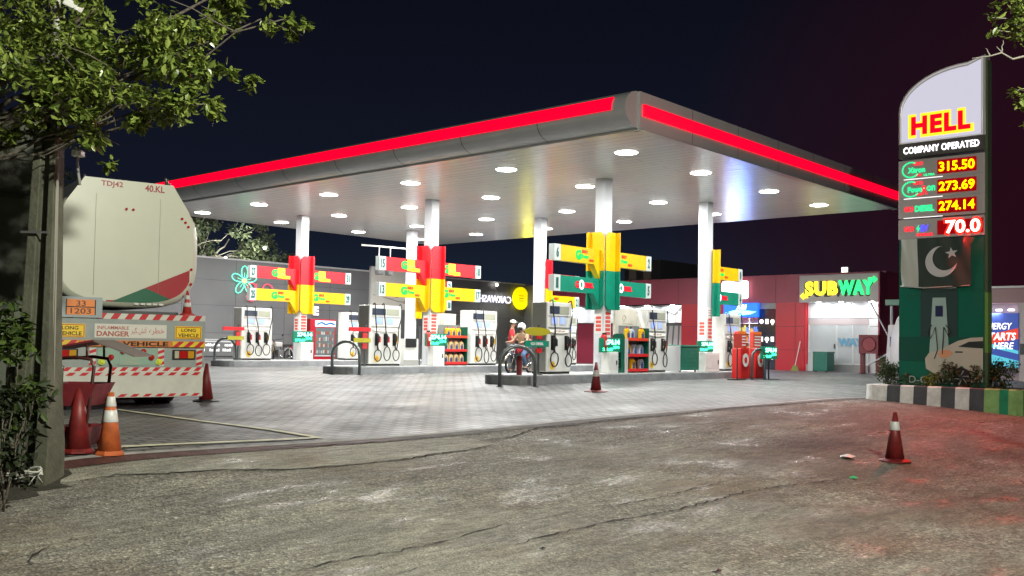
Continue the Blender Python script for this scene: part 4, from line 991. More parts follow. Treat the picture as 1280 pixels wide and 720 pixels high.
# ------------------------------------------------------------------ right-hand side beyond the pylon
t = thing('side_shop', 'pale shop with lit poster window at the right edge behind the pylon', 'shop', (39.2, 11.6, .55))
b = bb(FL); b.box(0, 9, 3.0, 3.55, -5, 0); b.build('fascia', mat('fascia_pinkish', (.34, .20, .20), .45, var=.12, vscale=1), t)
b = bb(FL); b.box(-.1, 9.1, 3.55, 3.62, -5, .08); b.build('roof_edge', M_white, t)
b = bb(FL); b.box(0, 9, -.2, 3.0, -5, -.6); b.build('wall', mat('side_wall', (.36, .30, .30), .5, var=.15, vscale=1), t)
b = bb(FL); b.box(1.62, 2.1, -.2, 3.0, -.6, .0); b.build('pillar', mat('pillar_pale', (.56, .48, .47), .45, var=.1, vscale=1), t)
b = bb(FL); b.box(1.66, 1.95, 1.1, 1.5, .0, .01); b.build('notice', M_dgrey, t)
b = bb(FL); b.box(2.6, 9, 0.2, 2.9, -.6, -.5); b.build('window', M_glass, t)
for k in range(3):
    b = bb(FL); b.cyl((.45+k*.42, 2.78, -.3), (.45+k*.42, 2.72, -.3), .11, n=12); b.build('ceiling_lamp', emat('side_lamp', (1, .93, .88), 5), t)
lamp('side_shop_lamp', 'AREA', (39.3, 10.8, 3.2), 45, (1, .93, .9), .6)
t = thing('energy_poster', 'blue lit poster reading ENERGY STARTS HERE at the right edge', 'poster', (39.15, 11.2, .55+.62))
b = bb(FL); b.box(0, 1.22, 0, 2.0, -.05, 0); b.build('poster_sheet', mat('poster_navy', (.03, .06, .30), .4, emit=(.05, .12, .6), es=.35), t)
b = bb(FL); b.add([(0, .55, .003), (1.22, .25, .003), (1.22, .0, .003), (0.3, .0, .003)], [(3, 2, 1, 0)]); b.add([(.0, .95, .004), (1.22, .62, .004), (1.22, .5, .004), (0, .8, .004)], [(3, 2, 1, 0)]); b.build('streaks', mat('streak_cyan', (.12, .50, .6), .4, emit=(.1, .7, .9), es=.5), t)
b = bb(FL); b.add([(.0, .8, .005), (1.22, 1.05, .005), (1.22, 1.45, .005), (.0, 1.15, .005)], [(0, 1, 2, 3)]); b.build('red_band', mat('band_red', (.6, .04, .02), .4, emit=(1, .05, .02), es=.5), t)
b = bb(FL); text(b, 'ENERGY', .52, 1.52, .008, .3, .008, fit=(.98, .24), shear=.2, bold=.004); text(b, 'STARTS', .60, 1.14, .010, .3, .008, fit=(1.08, .28), shear=.2, bold=.006); text(b, 'HERE', .72, .80, .010, .3, .008, fit=(.70, .24), shear=.2, bold=.004); b.build('lettering', emat('letter_poster', (1, .96, .95), 1.3), t)
# grey pipe frame, pale banner and tent-like sheet left of the pylon
t = thing('pipe_mast', 'grey steel pipe mast with slanting braces beside the shop corner', 'mast', (38.5, 14.35, gz(38.5, 14.35)))
b = B(); b.cyl((0, 0, 0), (0, 0, 2.95), .055, n=10); b.build('pole', mat('pipe_grey', (.42, .42, .43), .4), t)
b = B(); b.cyl((0, .05, .9), (0, .95, .35), .03, n=8); b.build('brace', MATS['pipe_grey'], t); b = B(); b.cyl((.1, .1, 1.4), (.1, 1.0, 3.1), .03, n=8); b.build('brace', MATS['pipe_grey'], t)
b = B(); b.rbox(-.15, .15, -.35, .2, 2.72, 2.95, .02); b.build('lamp_head', mat('lamp_green', (.10, .22, .16), .4), t)
t = thing('pale_banner', 'pale standing banner with small dark logo beside the pylon', 'banner', (38.0, 14.35, gz(38, 14.3)))
b = bb(FL); b.add([(-.06, 0, 0), (.62, 0, 0), (.52, 1.95, 0), (.06, 1.95, 0), (-.06, 0, -.03), (.62, 0, -.03), (.52, 1.95, -.03), (.06, 1.95, -.03)], [(0, 1, 2, 3), (7, 6, 5, 4), (0, 3, 7, 4), (1, 5, 6, 2), (3, 2, 6, 7), (0, 4, 5, 1)]); b.build('sheet', mat('banner_cloth', (.58, .55, .56), .6, var=.1, vscale=4), t)
b = bb(FL); b.box(.12, .40, 1.1, 1.5, .004, .008); b.build('logo', mat('logo_navy', (.06, .06, .16), .5), t)
t = thing('white_tank', 'rounded white tank body half hidden behind the pylon', 'tank', (37.4, 13.2, gz(37.4, 13.2)))
b = bb(None, True); b.lathe([(.05, 0), (.7, .02), (.75, .9), (.7, 1.6), (.5, 2.2), (.1, 2.7)], n=24); b.build('shell', mat('tank_white', (.55, .53, .54), .4, var=.08, vscale=2), t)
t = thing('distant_building', 'unlit dark building with roof railing behind the green lane sign', 'building', (60, 40, .8))
b = B(); b.box(-3, 3, -3, 0, 0, 6.9); b.build('wall', mat('far_dark', (.16, .15, .15), .8), t)
b = bb(frame((-3.01, 0, 0), (0, -1, 0)));
for k in range(2): b.box(.4+k*1.2, 1.0+k*1.2, 5.6, 6.4, 0, .02)
b.build('window', mat('far_window', (.09, .08, .08), .5, emit=(1, .8, .6), es=.02), t)

# ------------------------------------------------------------------ price pylon in its striped planter
PX, PV, PW = 22.5, 8.22, 1.80                    # face plane x, left edge v, width
t = thing('price_pylon', 'tall price pylon with lit white HELL panel, fuel prices and green lower half', 'price pylon', (PX, PV, .55)); PY = t
FP = frame((0, 0, 0), (0, -1, 0))
M_pyg = mat('pylon_grey', (.52, .48, .47), .4, metal=.1, var=.06, vscale=1.5); M_pydark = mat('pylon_dark', (.10, .095, .09), .4)
def prof(x0, x1, z0, z1, r):         # outline with a rounded top-left corner and a slightly sloping top
    pts = [(x0, z0), (x1, z0), (x1, z1)]
    for k in range(13):
        a = R(90)*k/12; pts.append((x0+r-(r)*math.sin(a), z1-.10-(r*.62)*(1-math.cos(a))))
    return pts
b = bb(FP); b.prism(prof(-.03, PW+.03, 5.86, 7.62, 1.5), -.36, -.02); b.build('top_frame', M_pyg, t, .01)
b = bb(FP); b.prism(prof(.05, PW-.06, 5.90, 7.52, 1.42), -.019, .0); tp = b.build('lit_panel', emat('panel_lit', (.80, .78, .95), .62, base=(.3, .3, .33)), t)
b = bb(FP); b.tube([(p[0], p[1], 0) for p in prof(.03, PW-.03, 5.88, 7.57, 1.44)]+[(.03, 5.88, 0)], .018, 6); b.build('panel_rim', mat('rim_light', (.6, .6, .62), .3, metal=.4, emit=(1, 1, 1), es=.25), t)
b = bb(FP); text(b, 'HELL', .90, 6.24, .005, .5, .01, fit=(1.40, .54), bold=.050, space=1.12); b.build('letter_outline', emat('hell_yellow', (1, .62, .02), 1.3), tp)
b = bb(FP); text(b, 'HELL', .90, 6.24, .014, .5, .012, fit=(1.27, .42), bold=.026, space=1.16); b.build('lettering', emat('hell_red', (.95, .0, .015), 1.0, base=(.6, 0, .01)), tp)
b = bb(FP); b.box(-.02, PW+.02, 5.54, 5.86, -.34, -.01); bd = b.build('black_band', M_pydark, t)
b = bb(FP); text(b, 'COMPANY OPERATED', .90, 5.70, 0, .2, .012, fit=(1.62, .15), bold=.003, space=1.08); b.build('lettering', emat('white_led', (1, .98, 1), 2.4), bd)
M_digit = emat('digit_yellow', (1, .68, .0), 3.2); M_digred = emat('digit_red_glow', (1, .01, .0), .8, base=(.3, .0, .0)); M_pg = emat('pylon_green', (.02, .85, .32), 1.1); M_pr = emat('pylon_red', (1, .03, .05), 1.0); M_pb = emat('pylon_blue', (.1, .08, .9), 1.1)
rows = [(5.05, '315.50'), (4.61, '273.69'), (4.17, '274.14'), (3.70, '70.0')]
for k, (z, d) in enumerate(rows):
    b = bb(FP); b.rbox(-.02, PW+.02, z-.015, z+.425, -.34, 0, .012); rp = b.build('price_row', M_pyg, t)
    if k < 3: b = bb(FP); b.box(.10, .95, z-.016, z-.004, -.005, .006); b.build('led_edge', emat('edge_white', (1, .95, .97), 1.2), rp)
    b = bb(FP); b.box(.84 if k < 3 else .84, 1.66 if k < 3 else 1.80, z+.05, z+.36, .0, .015); scn = b.build('display', mat('display_red', (.10, .002, .002), .3, emit=(1, .0, .01), es=.22), rp)
    b = bb(FP)
    if k < 3:
        text(b, d, 1.25, z+.205, .020, .3, .008, fit=(.78, .25), bold=.014, space=1.08); b.build('digit_glow', M_digred, scn)
        b = bb(FP); text(b, d, 1.25, z+.205, .028, .3, .008, fit=(.74, .205), bold=.004); b.build('digits', M_digit, scn)
    else:
        text(b, d, 1.38, z+.205, .020, .3, .008, fit=(.80, .38), bold=.022, space=1.1); b.build('digit_glow', emat('digit_red_strong', (1, .01, .005), 4), scn)
        b = bb(FP); text(b, d, 1.38, z+.205, .028, .3, .008, fit=(.72, .29), bold=.006); b.build('digits', emat('digit_pink', (1, .72, .55), 4), scn)
    # fuel names
    if k < 2:
        b = bb(FP); b.tube([(.26+.19*math.cos(R(a)), z+.20+.17*math.sin(R(a)), .01) for a in range(60, 330, 22)], .014, 5); b.build('name_arc', M_pg, rp)
        b = bb(FP); text(b, ['Xtron', 'Power'][k], .38, z+.19, .006, .2, .01, fit=(.38, .13), bold=.006); 
        text(b, ['ULTRA', 'on'][k], [.66, .70][k], z+[.06, .19][k], .006, .2, .01, fit=[(.24, .05), (.18, .12)][k], bold=.004); b.build('name_lettering', M_pg, rp)
        b = bb(FP); text(b, 'GO', .42, z+.33, .006, .2, .01, fit=(.22, .08), bold=.010)
        if k == 1: text(b, 'R', .57, z+.16, .008, .2, .01, fit=(.12, .2), bold=.006); 
        text(b, 'GO', .44, z+.07, .006, .2, .01, fit=(.12, .05), bold=.010); b.build('name_lettering', M_pr, rp)
    elif k == 2:
        b = bb(FP); text(b, 'GO', .22, z+.19, .006, .2, .01, fit=(.22, .12), bold=.012); b.build('name_lettering', M_pr, rp)
        b = bb(FP); text(b, 'DIESEL', .56, z+.19, .006, .2, .01, fit=(.42, .14), bold=.006); b.build('name_lettering', M_pg, rp)
    else:
        b = bb(FP); text(b, 'GO', .22, z+.21, .006, .2, .01, fit=(.22, .12), bold=.012); text(b, 'CHARGE', .56, z+.07, .006, .2, .01, fit=(.36, .06), bold=.012); b.build('name_lettering', M_pr, rp)
        b = bb(FP); b.add([(.38, z+.20, .01), (.44, z+.30, .01), (.43, z+.22, .01), (.47, z+.22, .01), (.40, z+.11, .01), (.42, z+.19, .01)], [(5, 4, 3, 2, 1, 0)]); b.build('bolt_mark', M_pg, rp)
        b = bb(FP); text(b, 'EV', .56, z+.21, .006, .2, .01, fit=(.18, .15), bold=.010); b.build('name_lettering', M_pb, rp)
lamp('price_glow', 'AREA', (PX-.16, PV-1.38, .55+3.9), 250, (1, .02, .015), .7, (-1, -.30, -.26))
b = bb(FP); b.box(0, PW, .2, 3.66, -.32, -.01); lw = b.build('lower_panel', mat('pylon_green_panel', (.004, .135, .085), .35, var=.05, vscale=1.2), t)
b = bb(FP); b.box(PW+.002, PW+.07, .2, 7.5, -.33, -.05); b.build('side_post', mat('side_green', (.12, .16, .09), .4, var=.15, vscale=2), t)
b = bb(FP); b.box(PW+.008, PW+.076, 1.15, 2.45, -.33, -.045); b.build('side_panel', mat('side_lime', (.22, .42, .10), .4), t)
# printed picture on the lower panel: charging point and car
pz = lambda b: b
b = bb(FP); b.box(.48, 1.26, .95, 2.82, -.009, .0); b.build('picture_doorway', mat('print_dark', (.03, .06, .06), .4), lw)
b = bb(FP); b.box(.56, 1.2, 2.66, 2.69, .001, .004); b.box(.52, 1.24, 2.55, 2.575, .001, .004); b.build('picture_lights', mat('print_pale', (.5, .55, .55), .4), lw)
b = bb(FP); b.prism([(.66, .95), (1.10, .95), (1.02, 2.35), (.74, 2.35)], .001, .005); ch = b.build('picture_charger', mat('print_mint', (.38, .52, .48), .4, var=.1, vscale=3), lw)
b = bb(FP); b.box(.80, .96, 1.93, 2.17, .006, .010); b.build('picture_screen', mat('print_navy', (.03, .035, .10), .3), ch)
b = bb(FP); b.tube([(.72, 1.75, .008), (.63, 1.6, .008), (.70, 1.45, .008), (.80, 1.7, .008), (.85, 1.2, .008), (.78, 1.0, .008)], .012, 4); b.tube([(1.02, 1.75, .008), (1.12, 1.6, .008), (1.08, 1.5, .008), (.98, 1.7, .008), (.95, 1.1, .008)], .012, 4); b.build('picture_cable', mat('print_black', (.02, .03, .03), .5), ch)
b = bb(FP); b.prism([(0, .95), (PW, .95), (PW, 1.48), (0, 1.48)], .0, .0008); b.build('picture_shade', mat('print_deep', (.006, .085, .058), .4), lw)
body = [(.60, .78), (.58, 1.0), (.66, 1.12), (.98, 1.24), (1.28, 1.40), (1.55, 1.47), (1.79, 1.48), (1.79, .52), (1.55, .50), (1.52, .72), (1.35, .86), (1.18, .72), (1.12, .52), (.92, .56), (.80, .66)]
b = bb(FP); b.prism(body, .006, .010); cb = b.build('picture_car', mat('print_carwhite', (.56, .53, .44), .35, var=.06, vscale=2), lw)
b = bb(FP); b.prism([(1.28, 1.27), (1.50, 1.38), (1.79, 1.40), (1.79, 1.24)], .011, .013); b.box(1.22, 1.38, 1.14, 1.17, .011, .013); b.build('picture_window', mat('print_black', (.02, .03, .03)), cb)
b = bb(FP); b.cyl((1.345, .60, .004), (1.345, .60, .012), .215, n=26); wh = b.build('picture_wheel', mat('print_tyre', (.025, .025, .03), .5), lw)
b = bb(FP)
for k in range(6):
    a = k*math.pi/3+.2; b.add([(1.345+.03*math.cos(a+1), .60+.03*math.sin(a+1), .0135), (1.345+.16*math.cos(a-.12), .60+.16*math.sin(a-.12), .0135), (1.345+.16*math.cos(a+.14), .60+.16*math.sin(a+.14), .0135)], [(0, 1, 2)])
b.build('picture_spokes', mat('print_rim', (.45, .45, .45), .3), wh)
b = bb(FP); b.prism([(.86, 1.10), (.92, 1.18), (1.10, 1.20), (1.18, 1.12), (1.04, 1.02), (.92, 1.02)], .011, .013); b.build('picture_flap', mat('print_peach', (.75, .36, .20), .4), cb)
b = bb(FP); text(b, 'D-CARDS', .72, .53, .006, .3, .008, fit=(.98, .16), bold=.002); b.build('lower_lettering', mat('letter_grey', (.5, .52, .5), .4), lw)
b = bb(FP); text(b, 'CARDS', .30, 1.78+.62, -.001, .3, .004, fit=(.30, .10)); b.build('faint_lettering', mat('faint_green', (.02, .17, .10), .4), lw)
for k in range(3): b = bb(FP); b.ball((.84+.09*k, 2.86-.02*(k % 2), .0), .055, 10, 6, (1, 1, .4)); b.build('picture_rosette', mat('print_gold', (.36, .36, .28), .5), lw)
# the flag tied over the front
t = thing('national_flag', 'dark green and white flag with crescent and star tied on the pylon', 'flag', (PX-.03, PV-.06, .55+2.62))
def flagsurf(x, z): return .03+.025*math.sin(x*7+z*3)*(1-z*.3)+.02*math.sin(z*5+x*11)+.04*max(0, .4-x)*math.sin(x*26+z*5)
def flag_patch(name, x0, x1, m, nx=16, nz=12):
    vs = []; 
    for i in range(nx+1):
        for j in range(nz+1):
            x = x0+(x1-x0)*i/nx; z = 1.06*j/nz; sag = -.03*math.sin(math.pi*x/1.5)*(1-z)-.02*x/1.5
            vs.append((x+.03*(1-z)*(1 if x < .4 else -.3), z+sag, flagsurf(x, z)))
    b = bb(FP, True); b.add(vs, [(i*(nz+1)+j, (i+1)*(nz+1)+j, (i+1)*(nz+1)+j+1, i*(nz+1)+j+1) for i in range(nx) for j in range(nz)]); return b.build(name, m, t)
flag_patch('white_band', 0, .36, mat('flag_white', (.50, .52, .47), .7)); gf = flag_patch('green_field', .36, 1.50, mat('flag_green', (.018, .034, .024), .6))
b = bb(FP); c0, z0_ = (.88, .52), 0; out = []
for k in range(25):
    a = R(100)+R(235)*k/24; out.append((c0[0]+.34*math.cos(a), c0[1]+.34*math.sin(a)))
inn = []
for k in range(25):
    a = R(88)+R(258)*(24-k)/24; inn.append((c0[0]+.075+.285*math.cos(a), c0[1]+.085+.285*math.sin(a)))
inn = inn[1:-1]
mo = out+inn
L1 = 25
vs = [(p[0], p[1], flagsurf(*p)+.008) for p in out]; 
inn2 = [(c0[0]+.085+.272*math.cos(R(100)+R(235)*k/24-.0), c0[1]+.075+.272*math.sin(R(100)+R(235)*k/24)) for k in range(25)]
vs += [(p[0], p[1], flagsurf(*p)+.008) for p in inn2]
b.add(vs, [(k, k+1, L1+k+1, L1+k) for k in range(24)]); b.build('crescent', mat('flag_silver', (.55, .55, .55), .6), gf)
b = bb(FP); st = []
for k in range(10):
    a = R(100)+k*R(36); r_ = .13 if k % 2 == 0 else .052; p = (1.10+r_*math.cos(a), .70+r_*math.sin(a)); st.append((p[0], p[1], flagsurf(*p)+.01))
st.append((1.10, .70, flagsurf(1.10, .70)+.01)); b.add(st, [(10, k, (k+1) % 10) for k in range(10)]); b.build('star', mat('flag_silver', (0, 0, 0)), gf)
b = bb(FP); b.tube([(0, 0, .04), (.5, -.05, .05), (1.48, -.02, .04)], .012, 5); b.build('hem', mat('flag_white', (0, 0, 0)), gf)

# planter
t = thing('planter_kerb', 'long planter kerb painted in dark and white blocks with green end', 'planter', (22.0, 8.60, 0))
M_kw = mat('kerb_white', (.76, .76, .73), .6, var=.25, vscale=5, bump=.3, bscale=20); M_kd = mat('kerb_dark_paint', (.075, .08, .09), .6, var=.3, vscale=5, bump=.3, bscale=20)
M_kl = mat('kerb_lime', (.26, .48, .16), .6, var=.25, vscale=5); M_kg = mat('kerb_green', (.01, .28, .13), .6, var=.25, vscale=5)
cols = ['w', 'd', 'w', 'd', 'w', 'd', 'w', 'd', 'l', 'g', 'l']; cm_ = {'w': M_kw, 'd': M_kd, 'l': M_kl, 'g': M_kg}
L0, nS = 2.95, 9
ws = [.29]*8+[.30, .17, .16]; x = .0
for k, cc in enumerate(cols):
    w = ws[k]; v0_, v1_ = 8.60-x-.0, 8.60-x-w
    b = bb(FP); zb0 = gz(22, v0_)-.12; zb1 = gz(22, v1_)-.12
    vs = [(x, zb0, .0), (x+w-.003, zb1, .0), (x+w-.003, .93, -.05), (x, .93, -.05), (x, .95, -.09), (x+w-.003, .95, -.09), (x, .95, -.26), (x+w-.003, .95, -.26), (x, zb0, -.28), (x+w-.003, zb1, -.28)]
    b.add(vs, [(0, 1, 2, 3), (3, 2, 5, 4), (4, 5, 7, 6), (6, 7, 9, 8), (0, 3, 4, 6, 8), (1, 9, 7, 5, 2)]); b.build('kerb_block', cm_[cc], t); x += w
XL = x
# rounded left end, far side and right end
b = bb(FP); n = 8; vs = []
for k in range(n+1):
    a = R(90)*k/n; px_, pz_ = -.28*math.sin(a), -.28+.28*math.cos(a); vs += [(px_, .45, pz_), (px_*.85, .94, pz_*1+(-.05 if k == 0 else -.03))]
b.add(vs, [(2*k, 2*k+1, 2*k+3, 2*k+2) for k in range(n)]); b.add([(vs[2*k+1]) for k in range(n+1)]+[(0, .94, -.28)], [tuple(range(n+2))]); b.box(-.28, -.10, .4, .935, -1.7, -.28); b.build('rounded_end', M_kw, t)
b = bb(FP); b.box(XL-.02, XL+.12, .25, .94, -1.7, -.03); b.build('end_kerb', M_kl, t)
b = bb(FP); b.box(-.28, XL+.12, .3, .94, -1.95, -1.7); b.build('rear_kerb', M_kd, t)
b = bb(FP, True); nx, nz_ = 24, 10; vs = []; rg = random.Random(9)
for i in range(nx+1):
    for j in range(nz_+1): vs.append((-.1+(XL+.12)*i/nx, .90+rg.uniform(-.01, .05), -.2-1.5*j/nz_))
b.add(vs, [(i*(nz_+1)+j, (i+1)*(nz_+1)+j, (i+1)*(nz_+1)+j+1, i*(nz_+1)+j+1) for i in range(nx) for j in range(nz_)]); b.build('soil', mat('soil_dark', (.035, .03, .02), .9, var=.4, vscale=9), t)

# ------------------------------------------------------------------ foliage
def leaf_mat(name, c0, c1, rough=.45, trans=.25):
    if name in MATS: return MATS[name]
    m = bpy.data.materials.new(name); m.use_nodes = True; t_ = m.node_tree; b_ = t_.nodes['Principled BSDF']; N = t_.nodes; L = t_.links
    g = N.new('ShaderNodeNewGeometry'); r_ = N.new('ShaderNodeValToRGB'); L.new(g.outputs['Random Per Island'], r_.inputs[0])
    r_.color_ramp.elements[0].color = (*c0, 1); r_.color_ramp.elements[1].color = (*c1, 1)
    L.new(r_.outputs[0], b_.inputs['Base Color']); b_.inputs['Roughness'].default_value = rough
    tr = N.new('ShaderNodeBsdfTranslucent'); L.new(r_.outputs[0], tr.inputs[0]); mx_ = N.new('ShaderNodeMixShader'); mx_.inputs[0].default_value = trans
    L.new(b_.outputs[0], mx_.inputs[1]); L.new(tr.outputs[0], mx_.inputs[2]); L.new(mx_.outputs[0], N['Material Output'].inputs[0]); MATS[name] = m; return m
M_leaf = leaf_mat('leaf_broad', (.06, .10, .014), (.27, .34, .075), .30)
M_leafd = leaf_mat('leaf_dark', (.07, .095, .05), (.17, .21, .11), .6)
M_leafs = leaf_mat('leaf_shrub', (.03, .055, .018), (.11, .14, .05), .5)
M_bark = mat('bark', (.10, .085, .065), .85, var=.35, vscale=12, bump=.8, bscale=35)
def leaves(b, rg, c, rad, n, size, flat=.7, droop=.35, hollow=.25):
    for _ in range(n):
        while True:
            p = Vector((rg.uniform(-1, 1), rg.uniform(-1, 1), rg.uniform(-1, 1)))
            if p.length < 1 and (p.length > hollow or rg.random() < .4): break
        p = Vector((p.x*rad, p.y*rad, p.z*rad*flat))+Vector(c)
        d = Vector((rg.gauss(0, 1), rg.gauss(0, 1), rg.gauss(0, .6)-droop)).normalized()
        s = d.cross(Vector((rg.gauss(0, .5), rg.gauss(0, .5), 1))).normalized(); nrm = d.cross(s)
        l = size*rg.uniform(.6, 1.25); w = l*rg.uniform(.2, .28); bend = nrm*l*rg.uniform(-.18, .18)
        vs = [p, p+d*l*.35+s*w+nrm*w*.35, p+d*l*.75+s*w*.75+nrm*w*.3+bend*.6, p+d*l+bend, p+d*l*.75-s*w*.75+nrm*w*.3+bend*.6, p+d*l*.35-s*w+nrm*w*.35, p+d*l*.4+bend*.2, ]
        b.add(vs, [(0, 1, 6), (1, 2, 3, 6), (0, 6, 5), (6, 3, 4, 5)])
def limb(b, rg, p, q, r0, r1, k=7, wob=.06):
    p = Vector(p); q = Vector(q); L_ = (q-p).length; pts = [p+(q-p)*i/k+Vector((rg.gauss(0, wob), rg.gauss(0, wob), rg.gauss(0, wob)))*L_*(.3 if 0 < i < k else 0) for i in range(k+1)]
    b.tube(pts, r0, 7, r1); return pts
# big tree reaching in from the left
t = thing('broadleaf_tree', 'leafy tree reaching over the upper left above the tanker', 'tree', (2.6, 11.3, 1.7+gz(2.6, 11.3)-1.7)); o0 = Vector(t.location)
rg = random.Random(21)
cl = [(-20, 20, 9.6, .75, 560), (40, 25, 9.4, .7, 620), (25, 90, 9.3, .62, 560), (95, 60, 9.2, .55, 560), (80, 115, 9.0, .50, 430), (150, 95, 9.0, .52, 520), (165, 45, 9.3, .5, 430), (120, 10, 9.6, .6, 430),
      (215, 20, 9.4, .45, 330), (205, 75, 9.0, .42, 330), (190, 125, 8.9, .38, 300), (240, 60, 9.1, .34, 240), (235, 115, 8.9, .26, 150), (270, 15, 9.4, .33, 190), (255, 130, 9.0, .20, 90), (140, 145, 9.1, .36, 230),
      (300, 5, 9.5, .27, 110), (330, 22, 9.4, .2, 80), (362, 22, 9.4, .17, 90), (385, 27, 9.4, .09, 28), (290, 92, 9.2, .15, 42), (315, 103, 9.2, .12, 40), (270, 82, 9.2, .16, 50), (175, 155, 9.1, .2, 80), (125, 175, 9.2, .15, 40), (140, 205, 9.2, .10, 26),
      (10, 140, 9.2, .5, 360), (-20, 80, 9.6, .7, 360), (50, 150, 9.3, .3, 170), (15, 178, 9.2, .2, 80), (60, -60, 9.8, .8, 330), (200, -50, 9.8, .7, 260), (330, -40, 9.8, .45, 120), (275, 30, 9.5, .14, 40), (105, 140, 9.0, .3, 160)]
lb = bb(); br_ = bb(); trunk = bb()
base = Vector((2.6, 11.3, gz(2.6, 11.3)-.1)); fork = base+Vector((.15, -.1, 2.6))
limb(trunk, rg, base-o0, fork-o0, .19, .14, 8, .05); trunk.build('trunk', M_bark, t)
for (px, py, d, rad, n) in cl:
    c = atd(px, py, d)
    for _ in range(max(2, n//55)):      # sub-clumps give an uneven outline
        off = Vector((rg.gauss(0, .42), rg.gauss(0, .42), rg.gauss(0, .34)))*rad
        leaves(lb, rg, c+off-o0, rad*rg.uniform(.28, .50), int(1.15*n)//max(2, n//55), .088, .8, .55)
    if rad > .3 or rg.random() < .5:
        pts = limb(br_, rg, fork-o0, c-o0, .045 if rad > .4 else .022, .006, 9, .05)
        for _ in range(4):
            pt = rg.choice(pts[4:]); e = Vector(pt)+Vector((rg.gauss(0, .3), rg.gauss(0, .3), rg.gauss(0, .22))); limb(br_, rg, pt, e, .009, .003, 4, .08)
lb.build('crown', M_leaf, t); br_.build('limbs', M_bark, t)
# sprigs in the upper right corner
t = thing('overhanging_tree', 'sparse leafy branches with one bare twig at the upper right corner', 'tree', (11.5, -.2, gz(11.5, -.2))); o0 = Vector(t.location); rg = random.Random(31)
lb = bb(); br_ = bb(); tr_ = bb(); top = atd(1500, 60, 9.2)
limb(tr_, rg, (0, 0, 0), top-o0, .16, .07, 9, .03); tr_.build('trunk', M_bark, t)
for (px, py, d, rad, n) in [(1262, 8, 9, .16, 60), (1240, 22, 9, .07, 16), (1275, 30, 9, .14, 60), (1245, 38, 9, .08, 20), (1290, 15, 9, .25, 120), (1272, 45, 9, .07, 20), (1278, 118, 8.6, .08, 26), (1268, 114, 8.6, .04, 10), (1290, 130, 8.6, .12, 50), (1283, 155, 8.6, .05, 14), (1320, 30, 9, .4, 260), (1330, 120, 8.6, .35, 200)]:
    c = atd(px, py, d); leaves(lb, rg, c-o0, rad, n, .075, .8)
    limb(br_, rg, top-o0, c-o0, .02, .004, 7, .05)
tw = [atd(1330, 66, 9), atd(1290, 68, 9), atd(1266, 74, 9), atd(1252, 66, 9), atd(1238, 70, 9), atd(1215, 73, 9)]; br_.tube([p-o0 for p in tw], .014, 6, .004)
for a_, c_2 in ((tw[3], atd(1254, 50, 9)), (tw[3], atd(1246, 58, 9)), (tw[2], atd(1275, 72, 9)), (tw[4], atd(1232, 60, 9))): limb(br_, rg, a_-o0, c_2-o0, .007, .002, 4, .1)
lb.build('crown', M_leaf, t); br_.build('limbs', mat('bark_pale', (.28, .26, .22), .8), t)
# trees behind the grey wall
def back_tree(x, y, h, label, blobs, m=M_leafd, seed=1, n=900, sz=.24):
    z0 = .85; t = thing('background_tree', label, 'tree', (x, y, z0), group='trees beyond the grey wall'); rg = random.Random(seed)
    tr_ = bb(); limb(tr_, rg, (0, 0, 0), (.2, 0, h*.45), .28, .16, 6, .03); tr_.build('trunk', M_bark, t)
    lb = bb(); li = bb()
    for (dx, dy, dz_, rad) in blobs:
        limb(li, rg, (.2, 0, h*.42), (dx, dy, dz_), .10, .03, 7, .10)
        for _ in range(7):
            e = Vector((dx+rg.gauss(0, rad*.6), dy+rg.gauss(0, rad*.6), dz_+rg.gauss(0, rad*.5))); limb(li, rg, (dx*.5, dy*.5, dz_*.6+h*.17), e, .035, .012, 6, .12)
            leaves(lb, rg, e, rad*.42, n//7, sz, .7)
    lb.build('crown', m, t); li.build('limbs', mat('bark_grey', (.34, .32, .27), .8), t)
back_tree(27, 47.5, 8, 'dim spreading tree above the grey wall, right of the tanker', [(-3.5, 0, 5.8, 1.7), (-1.5, .5, 7.0, 1.8), (.8, -.5, 7.0, 1.7), (3.0, 0, 6.4, 1.7), (5.2, 0, 5.8, 1.5), (7.2, 0, 5.0, 1.2), (-5.5, 0, 5.2, 1.5), (1.6, 0, 4.9, 1.6), (-2, 0, 4.9, 1.6), (4.2, 0, 4.6, 1.3)], seed=3)
back_tree(18, 47.5, 8, 'dim dense tree behind the grey wall and the tanker', [(-3, 0, 6.5, 2.0), (0, .5, 7.6, 2.0), (2.6, -.5, 6.2, 1.8), (4.6, 0, 5.0, 1.4), (0, 0, 5, 1.8)], seed=4)
# shrubs in the planter
rg = random.Random(77)
for k, (a_, d_, w_, h_, n_, l) in enumerate(((.05, .75, .30, .62, 420, 'tall leafy shrub at the left end of the striped planter'), (.55, .55, .22, .26, 160, 'low shrub in the planter under the lettering'), (1.12, .5, .22, .34, 170, 'small yellowish shrub in the middle of the planter'), (1.55, .62, .30, .60, 380, 'bushy shrub in front of the printed car wheel'), (2.02, .55, .28, .44, 280, 'round shrub right of the printed wheel'), (2.45, .75, .30, .64, 420, 'tall dark shrub at the right end of the planter'))):
    loc = Vector((22.0+d_, 8.60-a_, .92)); t = thing('planter_shrub', l, 'shrub', loc, group='shrubs in the striped planter')
    lb = bb(); st = bb()
    for q in range(7):
        e = Vector((rg.gauss(0, w_*.5), rg.gauss(0, w_*.55), h_*rg.uniform(.45, 1.05))); limb(st, rg, (0, 0, -.03), e, .012, .004, 5, .08); leaves(lb, rg, e*.85, w_*.5, n_//4, .075, 1.1, .1)
    leaves(lb, rg, (0, 0, h_*.4), w_*.95, n_, .075, .9, .1)
    lb.build('foliage', M_leafs if k != 2 else leaf_mat('leaf_yellowish', (.12, .16, .02), (.3, .3, .04)), t); st.build('stem', M_bark, t)
lb = bb(); 
